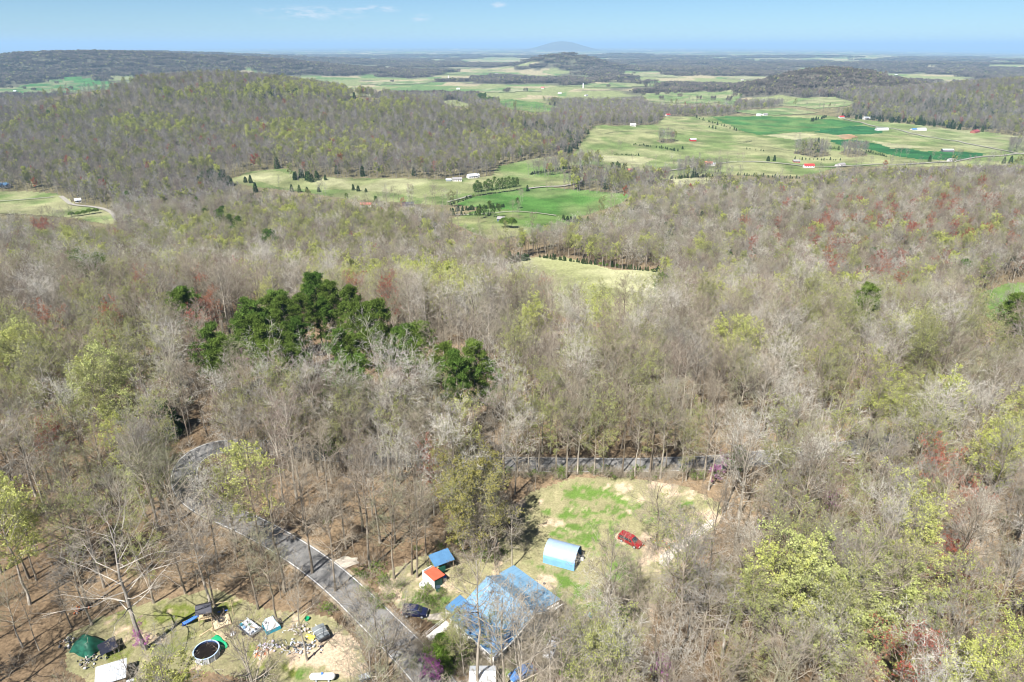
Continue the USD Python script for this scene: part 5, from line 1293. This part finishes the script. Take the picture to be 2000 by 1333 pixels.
obj('sand', boxm(-1.37, 1.37, -1.37, 1.37, -.05, .10), mat('sand', (.50, .42, .28), .95), t)
p = at(432, 1213); t = thing('tyre', 'old dark tyre lying in the sandbox', 'tyre', p + [0, 0, .12]); tr_ = trimesh.creation.torus(.42, .16, major_sections=22, minor_sections=10); tr_.apply_translation((0, 0, .14)); obj('tread', tr_, rubber, t); ins = ring(.26, .30, .06, .22, 20); obj('inner_wall', ins, dark_metal, t)
for px, py, rz, lab in [(413, 1228, .9, 'leaning pale plank across the bare patch near the play set'), (425, 1240, -.6, 'pale pole lying between the play set and the pool')]:
    p = at(px, py); t = thing('plank', lab, 'plank', p, rz); obj('board', boxm(-2.2, 2.2, -.12, .12, .02, .09), raw_wood, t); obj('batten', boxm(-1.9, -1.75, -.25, .25, .091, .13), raw_wood, t)
# flat trailer with its load
o_, rot, _ = frame((471, 1226), (500, 1237)); o_ = at(487, 1232)
t = thing('utility_trailer', 'grey open utility trailer piled with household junk', 'trailer', o_, -.62)
obj('bed', boxm(-2.0, 2.0, -1.05, 1.05, .5, .6), grey_metal, t)
for y in (-1.05, 1.05): obj('side_rail', cat([boxm(-2.0, 2.0, y - .03, y + .03, .601, .98)]), dark_metal if y < 0 else grey_metal, t)
obj('tailgate', boxm(1.97, 2.03, -1.0, 1.0, .601, 1.0), grey_metal, t); obj('drawbar', cat([bar((-2, -.6, .55), (-3.2, 0, .5), .05), bar((-2, .6, .55), (-3.2, 0, .5), .05)]), dark_metal, t)
for y in (-1, 1):
    wh = trimesh.creation.cylinder(.33, .2, sections=18); wh.apply_transform(trimesh.transformations.rotation_matrix(PI / 2, [1, 0, 0])); wh.apply_translation((0, y * 1.2, .33)); obj('wheel', wh, rubber, t)
rg = np.random.default_rng(44)
junk = [('cushion', teal_cloth, (.55, .5, .3), 'turquoise cushion on the trailer load'), ('tote', tarp_blue2, (.5, .4, .35), 'blue plastic tote at the head of the trailer'), ('box', white_paint, (.6, .4, .35), 'white carton in the middle of the trailer load'), ('box', grey_metal, (.5, .5, .4), 'grey box at the tail of the trailer'), ('bag', white_cloth, (.5, .45, .3), 'white bag slumped on the trailer'), ('crate', bright_green, (.4, .3, .25), 'small green crate on the trailer load'), ('board', wood_m, (1.3, .25, .06), 'loose board lying across the trailer load'), ('box', dark_metal, (.4, .4, .3), 'black box among the trailer load')]
for i, (nm, m, sz, lab) in enumerate(junk):
    lx, ly = -1.5 + (i % 4) * .95 + rg.uniform(-.1, .1), -.45 + (i // 4) * .9
    c, s = math.cos(-.62), math.sin(-.62)
    q = thing(nm, lab, nm, o_ + [lx * c - ly * s, lx * s + ly * c, .6], rg.uniform(0, 3)); a, b, h = sz
    obj('body', rbox(-a / 2, a / 2, -b / 2, b / 2, 0, h, min(.1, h / 2.5)), m, q); obj('lid', rbox(-a / 2 + .03, a / 2 - .03, -b / 2 + .03, b / 2 - .03, h - .01, h + .03, .015), m, q)
p = at(455, 1240); t = thing('white_bag', 'white plastic bag on the grass left of the trailer', 'bag', p); g = trimesh.creation.icosphere(3, .45); g.vertices *= (1.1, .9, .6); g.vertices += (meshkit.noise(g.vertices * 4, 3)[:, None] - .5) * .25; g.apply_translation((0, 0, .22)); obj('body', g, white_cloth, t, smooth=True); obj('knot', trimesh.creation.cone(.1, .2, sections=8).apply_translation((0, 0, .42)), white_cloth, t)
# tent
p = at(531, 1226); t = thing('tent', 'square tent, white above and teal below, with one window', 'tent', p, -.95)
lo_, mid, up = 1.25, 1.15, .55
def frustum(a, b, z0, z1):
    return trimesh.convex.convex_hull(np.array([(sx * r, sy * r, z) for r, z in ((a, z0), (b, z1)) for sx in (-1, 1) for sy in (-1, 1)]))
obj('lower_wall', frustum(lo_, mid, -.05, .75), teal_cloth, t); obj('upper_wall', frustum(mid - .005, up, .751, 1.95), white_cloth, t); obj('top', frustum(up + .02, .05, 1.951, 2.15), white_cloth, t)
for sx in (-1, 1):
    for sy in (-1, 1): obj('pole', tubes(np.array([[(sx * lo_, sy * lo_, 0), (sx * (mid + .02), sy * (mid + .02), .78), (sx * (up + .03), sy * (up + .03), 1.97), (0, 0, 2.17)]]), np.full((1, 4), .03), 5), teal_cloth, t)
wn = boxm(.86, .88, -.33, .33, -.25, .25); wn.apply_transform(trimesh.transformations.rotation_matrix(-math.atan2(.6, 1.2), [0, 1, 0])); wn.apply_translation((.16, 0, 1.55 - .40 + .26)); wn.apply_transform(trimesh.transformations.rotation_matrix(-PI / 2, [0, 0, 1])); obj('window', wn, mat('tent_window', (.35, .36, .38), .5), t)
t = sheet('tent_flap', 'teal flap of cloth lying at the left foot of the tent', 'cloth', at(516, 1228), .2, 1.2, 1.0, lambda u, v: .05 + crum(u, v, .3, 4), teal_cloth)
# grey covered trailer
p = at(628, 1243); t = thing('covered_trailer', 'dark grey low trailer under a fitted cover at the edge of the bare ground', 'trailer', p, -.95)
obj('body', boxm(-1.5, 1.5, -1.0, 1.0, .5, .95), dark_metal, t); obj('cover', cat([prism([(-1.08, .95), (1.08, .95), (1.0, 1.12), (0, 1.25), (-1.0, 1.12)], -1.55, 1.55, frame='yz')]), mat('grey_cover', (.17, .19, .20), .6, var=.2), t)
for k in (-.5, .5): obj('strap', tubes(np.array([[(k, -1.07, .98), (k, -1.0, 1.14), (k, 0, 1.27), (k, 1.0, 1.14), (k, 1.07, .98)]]), np.full((1, 5), .025), 4), white_paint, t)
for y in (-1, 1):
    wh = trimesh.creation.cylinder(.3, .2, sections=18); wh.apply_transform(trimesh.transformations.rotation_matrix(PI / 2, [1, 0, 0])); wh.apply_translation((0, y * .9, .3)); obj('wheel', wh, rubber, t)
obj('drawbar', bar((-1.5, 0, .6), (-2.7, 0, .45), .05), white_paint, t)


rub_white = mat('rubbish_white', (.42, .41, .40), .7, var=.35)
rub_tan = mat('rubbish_tan', (.36, .30, .25), .8, var=.3)


def heap(name, label, px, py, rx, ry, n, mats, seed):
    rg = np.random.default_rng(seed); o = at(px, py); t = thing(name, label, 'junk pile', o, 0, kind='stuff')
    groups = {}
    for i in range(n):
        k = rg.integers(len(mats)); a, b, h = rg.uniform(.12, .55), rg.uniform(.08, .38), rg.uniform(.05, .3)
        g = cat([rbox(-a / 2, a / 2, -b / 2, b / 2, 0, h, min(a, b, h) * .3, 6)]) if rg.random() < .75 else bar((-a, 0, .1), (a, 0, rg.uniform(.1, .7)), .04)
        g.vertices += (meshkit.noise(g.vertices * 5 + i, 2)[:, None] - .5) * .15
        g.apply_transform(trimesh.transformations.euler_matrix(rg.normal() * .4, rg.normal() * .4, rg.uniform(0, 6)))
        x, y = rg.normal() * rx, rg.normal() * ry; g.apply_translation((x, y, .12 + .45 * math.exp(-(x / rx) ** 2 - (y / ry) ** 2) * rg.random() + H(o[0] + x, o[1] + y) - o[2]))
        groups.setdefault(k, []).append(g)
    for k, gs in groups.items(): obj(['white_rubbish', 'grey_rubbish', 'dark_rubbish', 'coloured_rubbish', 'other_rubbish'][k % 5], cat(gs), mats[k], t)


heap('junk_pile', 'big pile of white, grey and black rubbish by the thin trunk at the bare ground', 590, 1266, 1.7, 1.0, 130, [rub_white, grey_metal, dark_metal, rub_tan, dark_metal], 1)
heap('junk_pile', 'small pile of orange and white rubbish on the grass right of the pool', 508, 1278, .7, .6, 34, [orange_m, rub_white, rub_tan], 2)
heap('junk_pile', 'scatter of pale lilac and white rubbish between the orange pile and the cart', 523, 1264, .9, .5, 34, [rub_white, mat('lilac_plastic', (.52, .46, .60), .6), grey_metal], 3)
heap('junk_pile', 'pinkish white scraps on the grass behind the big rubbish pile', 588, 1232, 1.0, .8, 40, [rub_white, rub_tan, white_cloth], 4)
heap('junk_pile', 'white and dark scraps at the near side of the green tarp', 178, 1292, 1.2, .6, 40, [rub_white, rub_tan, dark_metal], 5)
heap('junk_pile', 'pale rubbish left of the green tarp', 138, 1258, 1.0, .7, 34, [rub_white, rub_tan, dark_metal], 6)
heap('junk_pile', 'red and white rubbish at the foot of a trunk in the west woods', 156, 1193, .7, .7, 26, [orange_m, rub_white, rub_tan], 7)
heap('junk_pile', 'dark odds and ends around the foot of the wide spreading tree', 1290, 1064, 2.2, .8, 34, [dark_metal, grey_metal, orange_m], 8)
t = sheet('yellow_sheet', 'yellow plastic sheet at the corner of the covered trailer', 'sheet', at(607, 1247), -.3, 1.6, .7, lambda u, v: .12 + crum(u, v, .4, 4), yellow_m)
p = at(544, 1258); t = thing('wire_cart', 'dark wire cart lying on its side above the lilac rubbish', 'cart', p, .5)
obj('basket', cat([bar(a, b, .025, 4) for a, b in [((-.6, -.4, .1), (.6, -.4, .1)), ((-.6, .4, .1), (.6, .4, .1)), ((-.6, -.4, .7), (.6, -.4, .7)), ((-.6, .4, .7), (.6, .4, .7)), ((-.6, -.4, .1), (-.6, -.4, .7)), ((.6, -.4, .1), (.6, -.4, .7)), ((-.6, .4, .1), (-.6, .4, .7)), ((.6, .4, .1), (.6, .4, .7)), ((-.6, -.4, .4), (.6, -.4, .4)), ((-.6, .4, .4), (.6, .4, .4)), ((.6, -.4, .1), (.6, .4, .1)), ((.6, -.4, .7), (.6, .4, .7)), ((-.6, -.4, .1), (-.6, .4, .1)), ((-.6, -.4, .7), (-.6, .4, .7)), ((0, -.4, .7), (0, .4, .7)), ((0, -.4, .1), (0, .4, .1))]]), dark_metal, t); obj('handle', bar((.6, -.4, .7), (1.1, -.3, .9), .025, 4), dark_metal, t)
p = at(631, 1329); t = thing('propane_tank', 'long white propane tank with a blue dome cap', 'propane tank', p, .02)
cp = trimesh.creation.capsule(3.0, .55, count=[20, 20]); cp.apply_transform(trimesh.transformations.rotation_matrix(PI / 2, [0, 1, 0])); cp.apply_translation((-1.5 if cp.bounds[0][0] > -1 else 0, 0, .85)); cp.apply_translation((-cp.bounds.mean(0)[0], 0, 0)); obj('tank', cp, tank_white, t, smooth=True)
obj('dome_cap', trimesh.creation.revolve(np.array([(0, 1.66), (.12, 1.64), (.19, 1.55), (.2, 1.36), (0, 1.36)]), sections=16), slide_blue, t)
for x in (-1.0, 1.0): obj('saddle', boxm(x - .12, x + .12, -.4, .4, -.05, .45), grey_metal, t)
p = at(712, 1326); t = thing('grey_tub', 'dark grey tub at the bottom edge right of the propane tank', 'tub', p, .4); obj('body', rbox(-.8, .8, -.5, .5, 0, .5, .08), mat('tub_grey', (.16, .19, .22), .5), t); obj('rim', ring(.0, .0, 0, 0) if False else rbox(-.85, .85, -.55, .55, .5, .57, .03), grey_metal, t)
p = at(600, 1211); t = thing('green_tub', 'small green tub in the grass behind the big rubbish pile', 'tub', p); obj('body', trimesh.creation.revolve(np.array([(0, 0), (.35, 0), (.45, .45), (.40, .45), (.32, .05), (0, .05)]), sections=16), bright_green, t); obj('handle', trimesh.creation.torus(.42, .025, major_sections=18, minor_sections=6).apply_translation((0, 0, .45)), bright_green, t)
p = at(322, 955); t = thing('marker_post', 'white roadside post at the inside of the hairpin bend', 'post', p); obj('pole', bar((0, 0, -.2), (0, 0, 2.6), .10, 8), white_paint, t); obj('cap', trimesh.creation.cone(.12, .12, sections=10).apply_translation((0, 0, 2.6)), grey_metal, t)


# ------------------------------------------------------------------ houses and barns of the valley
def farmhouse(name, label, cat_, px, py, L, Wd, hw, rise, wallm, roofm, rot, extra=None, chimney=False, doors=True, group=None):
    p = at(px, py); t = thing(name, label, cat_, p, rot, group); L *= .88; Wd *= .88
    obj('wall', prism([(-Wd / 2, -1.0), (Wd / 2, -1.0), (Wd / 2, hw), (0, hw + rise), (-Wd / 2, hw)], -L / 2, L / 2, frame='yz'), wallm, t)
    for s in (-1, 1):
        q = [(s * (Wd / 2 + .5), hw - .5 * rise / (Wd / 2) + .06), (0, hw + rise + .06), (0, hw + rise + .26), (s * (Wd / 2 + .5), hw - .5 * rise / (Wd / 2) + .26)]
        rf = obj('roof', prism(q if s > 0 else q[::-1], -L / 2 - .5, L / 2 + .5, frame='yz'), roofm, t)
    if chimney: obj('chimney', boxm(L * .2, L * .2 + .9, -.5, .5, hw + rise * .6, hw + rise + 1.2), brick_far, t)
    if doors:
        for k, x in enumerate(np.linspace(-L * .36, L * .36, 4)):
            for s in (-1, 1): obj('window', boxm(x - .6, x + .6, *(sorted((s * (Wd / 2 + .001), s * (Wd / 2 + .05)))), hw * .35, hw * .8), win_glass, t)
        obj('door', boxm(L * .12, L * .12 + 1.0, -Wd / 2 - .06, -Wd / 2 - .002, 0, 2.1), wood_m, t)
    else:
        obj('door', boxm(L / 2 + .002, L / 2 + .08, -Wd * .25, Wd * .25, 0, hw * .85), dark_metal, t)
    if extra:
        dx, dy, L2, W2, h2, m2, r2 = extra
        obj('wing', prism([(-W2 / 2 + dy, -1.0), (W2 / 2 + dy, -1.0), (W2 / 2 + dy, h2), (dy, h2 + W2 * .25), (-W2 / 2 + dy, h2)], dx - L2 / 2, dx + L2 / 2, frame='yz'), m2, t)
        for s in (-1, 1):
            q = [(dy + s * (W2 / 2 + .4), h2 - .1), (dy, h2 + W2 * .25 + .06), (dy, h2 + W2 * .25 + .26), (dy + s * (W2 / 2 + .4), h2 + .1)]
            obj('wing_roof', prism(q if s > 0 else q[::-1], dx - L2 / 2 - .4, dx + L2 / 2 + .4, frame='yz'), r2, t)
    return t


farmhouse('barn', 'small red barn with a white roof standing alone in the wide pasture', 'barn', 1353, 276, 15, 9, 4.0, 2.2, red_barn, pale_roof, .15, doors=False)
farmhouse('farmhouse', 'white farmhouse with an orange-red roof among trees on the valley road', 'house', 1383, 323, 16, 10, 3.6, 2.8, white_siding, mat('orange_roof', (.48, .17, .10), .8), -.25, (10, -2, 9, 7, 3.0, white_siding, pale_roof))
farmhouse('farmhouse', 'white house with a red roof at the roadside in the middle of the pastures', 'house', 1579, 328, 20, 9, 4.2, 2.6, white_siding, red_barn, .05)
farmhouse('farmhouse', 'small brown cottage just left of the white house with the red roof', 'house', 1555, 318, 13, 8, 3, 2.2, brick_far, shingle, -.1)
farmhouse('farmhouse', 'white house with a dark roof at the end of the roadside row', 'house', 1643, 325, 14, 9, 3.4, 2.4, white_siding, shingle, .4, (-8, 1, 7, 6, 2.8, white_siding, shingle))
farmhouse('farmhouse', 'white house with a pale roof beside bright green trees on the valley road', 'house', 1200, 336, 14, 9, 3.6, 2.4, white_siding, pale_roof, .3)
farmhouse('farmhouse', 'low dark red building right of the house with bright green trees', 'house', 1231, 335, 11, 7, 2.8, 1.8, brick_far, brick_far, .1)
farmhouse('farmhouse', 'long grey-roofed house at the foot of the wooded hill, upper end of the tan meadow', 'house', 922, 348, 17, 10, 3.6, 2.8, white_siding, pale_roof, .5, (9, 4, 9, 7, 3.2, white_siding, pale_roof))
farmhouse('farmhouse', 'low pale house with a shed below the upper grey-roofed house', 'house', 893, 354, 16, 9, 3.2, 2.4, white_siding, shingle, .12, (-13, 0, 8, 6, 2.4, grey_metal, pale_roof))
farmhouse('farmhouse', 'white house with a brown brick end among trees at the left of the meadows', 'house', 715, 404, 15, 8, 3.2, 2.0, white_siding, brick_far, .1)
farmhouse('farmhouse', 'dark-roofed house half hidden by trees below the tan meadow', 'house', 797, 403, 16, 8, 3, 2.2, shingle, dark_metal, .2)
farmhouse('farmhouse', 'small slate blue house behind the round leafy tree at the lower meadow', 'house', 979, 432, 9, 7, 3, 2, mat('slate_blue', (.12, .18, .24), .7), shingle, -.3)
farmhouse('farmhouse', 'white house behind bare trees beside the curving lane at the left', 'house', 262, 420, 16, 9, 3.6, 2.6, white_siding, pale_roof, -.1, (9, -2, 7, 7, 3.4, white_siding, pale_roof), chimney=True)
farmhouse('farmhouse', 'house with a blue roof at the left edge above the roadside pasture', 'house', 8, 366, 18, 10, 3.6, 2.8, white_siding, dark_blue_roof, .2)
farmhouse('farmhouse', 'small white house in the trees above the lane bend at the left', 'house', 153, 396, 8, 6, 3.4, 2.2, white_siding, pale_roof, .6)
farmhouse('farmhouse', 'low white house showing through the trees below the tan hayfield', 'house', 1382, 603, 15, 7, 2.6, 1.6, white_siding, pale_roof, .05)
farmhouse('farmhouse', 'white outbuilding just right of the low white house in the trees', 'shed', 1437, 600, 4, 4, 3.4, 1.0, white_siding, pale_roof, .2, doors=False)
farmhouse('barn', 'long low barn with a pale metal roof at the end of the dark wheat field', 'barn', 1722, 255, 34, 14, 3.6, 2.4, white_siding, pale_roof, .02, doors=False)
farmhouse('barn', 'white barn with a blue-grey wing in the upper right pasture', 'barn', 1798, 256, 26, 15, 4.0, 3.0, white_siding, pale_roof, .12, (-15, 3, 18, 12, 3.5, white_siding, dark_blue_roof), doors=False)
farmhouse('farmhouse', 'red-roofed house at the foot of the right-hand wooded ridge', 'house', 1904, 260, 22, 14, 4.0, 3.5, brick_far, mat('maroon_roof', (.24, .06, .07), .8), .5)
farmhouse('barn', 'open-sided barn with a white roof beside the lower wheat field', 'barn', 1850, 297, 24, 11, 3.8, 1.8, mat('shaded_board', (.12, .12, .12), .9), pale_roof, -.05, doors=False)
farmhouse('farmhouse', 'house half hidden by a big bare tree near the lower wheat field', 'house', 1858, 316, 15, 9, 3.4, 2.6, white_siding, shingle, .1)
farmhouse('farmhouse', 'small red-roofed house at the top corner of the pastures', 'house', 1643, 231, 16, 10, 3.6, 2.4, white_siding, red_barn, .1)
farmhouse('farmhouse', 'white house with a pale roof on the bare ground at the top of the pastures', 'house', 1693, 233, 24, 12, 3.8, 2.6, white_siding, pale_roof, .05)
for i, (px, py, lab) in enumerate([(1482, 227, 'white house left of the row of trees at the far edge of the pasture'), (1494, 226, 'long white building in the middle of the far pasture edge'), (1385, 220, 'small grey house at the far edge above the pasture'), (1304, 227, 'pale house at the right end of the wood band'), (1236, 247, 'white house at the foot of the grove above the wide pasture'), (1145, 188, 'white farm building on the far road right of centre'), (1093, 184, 'white farm buildings in a row left on the far road'), (1060, 173, 'red and white farm buildings on the far plain'), (895, 175, 'pale buildings left of the far green meadow'), (865, 158, 'white farmhouse left on the far plain'), (970, 145, 'white house below the round knob, left side'), (1140, 141, 'small tan house at the foot of the round knob'), (1250, 138, 'red building right of the round knob'), (1450, 157, 'white building among tan fields left of the right-hand knob'), (30, 180, 'white farmhouse in the far green fields at the left'), (232, 166, 'white house at the end of the far tan field'), (850, 127, 'white building far out on the plain'), (1634, 134, 'long white building far out on the plain beyond the right-hand knob'), (1750, 147, 'pale building at the right of the far plain')]):
    d = project(at(px, py))[2]; s = max(1.0, d / 2600)
    farmhouse('farmhouse', lab, 'house', px, py, 16 * s ** .4, 10 * s ** .3, 3.8, 2.8, white_siding, [pale_roof, shingle, pale_roof, red_barn][i % 4] if 'red' not in lab else red_barn, (i * .7) % 1.2 - .4, doors=d < 2500)
for px, py, hh, lab in [(876, 157, 24, 'pale concrete silo on the far plain left of centre'), (1139, 173, 22, 'white silo beside the far road right of centre')]:
    p = at(px, py); t = thing('silo', lab, 'silo', p); obj('shaft', trimesh.creation.cylinder(3.2, hh, sections=20).apply_translation((0, 0, hh / 2)), white_siding, t); obj('dome', trimesh.creation.icosphere(2, 3.15).apply_translation((0, 0, hh)), pale_roof, t)

# ------------------------------------------------------------------ haze of the air
hz = usdkit.material(stage, '/World/Looks/air', {'v': ('principled_volume', dict(color=(.40, .63, .87), density=HAZE, anisotropy=0.0))}, volume='v.volume')
zlo = float(GV[:, 2].min()) - 1.5
say(obj('haze', boxm(-90000, 90000, -90000, 90000, zlo, 330.0), hz), 'pale blue haze of distance over the plain', 'haze', None, 'stuff')
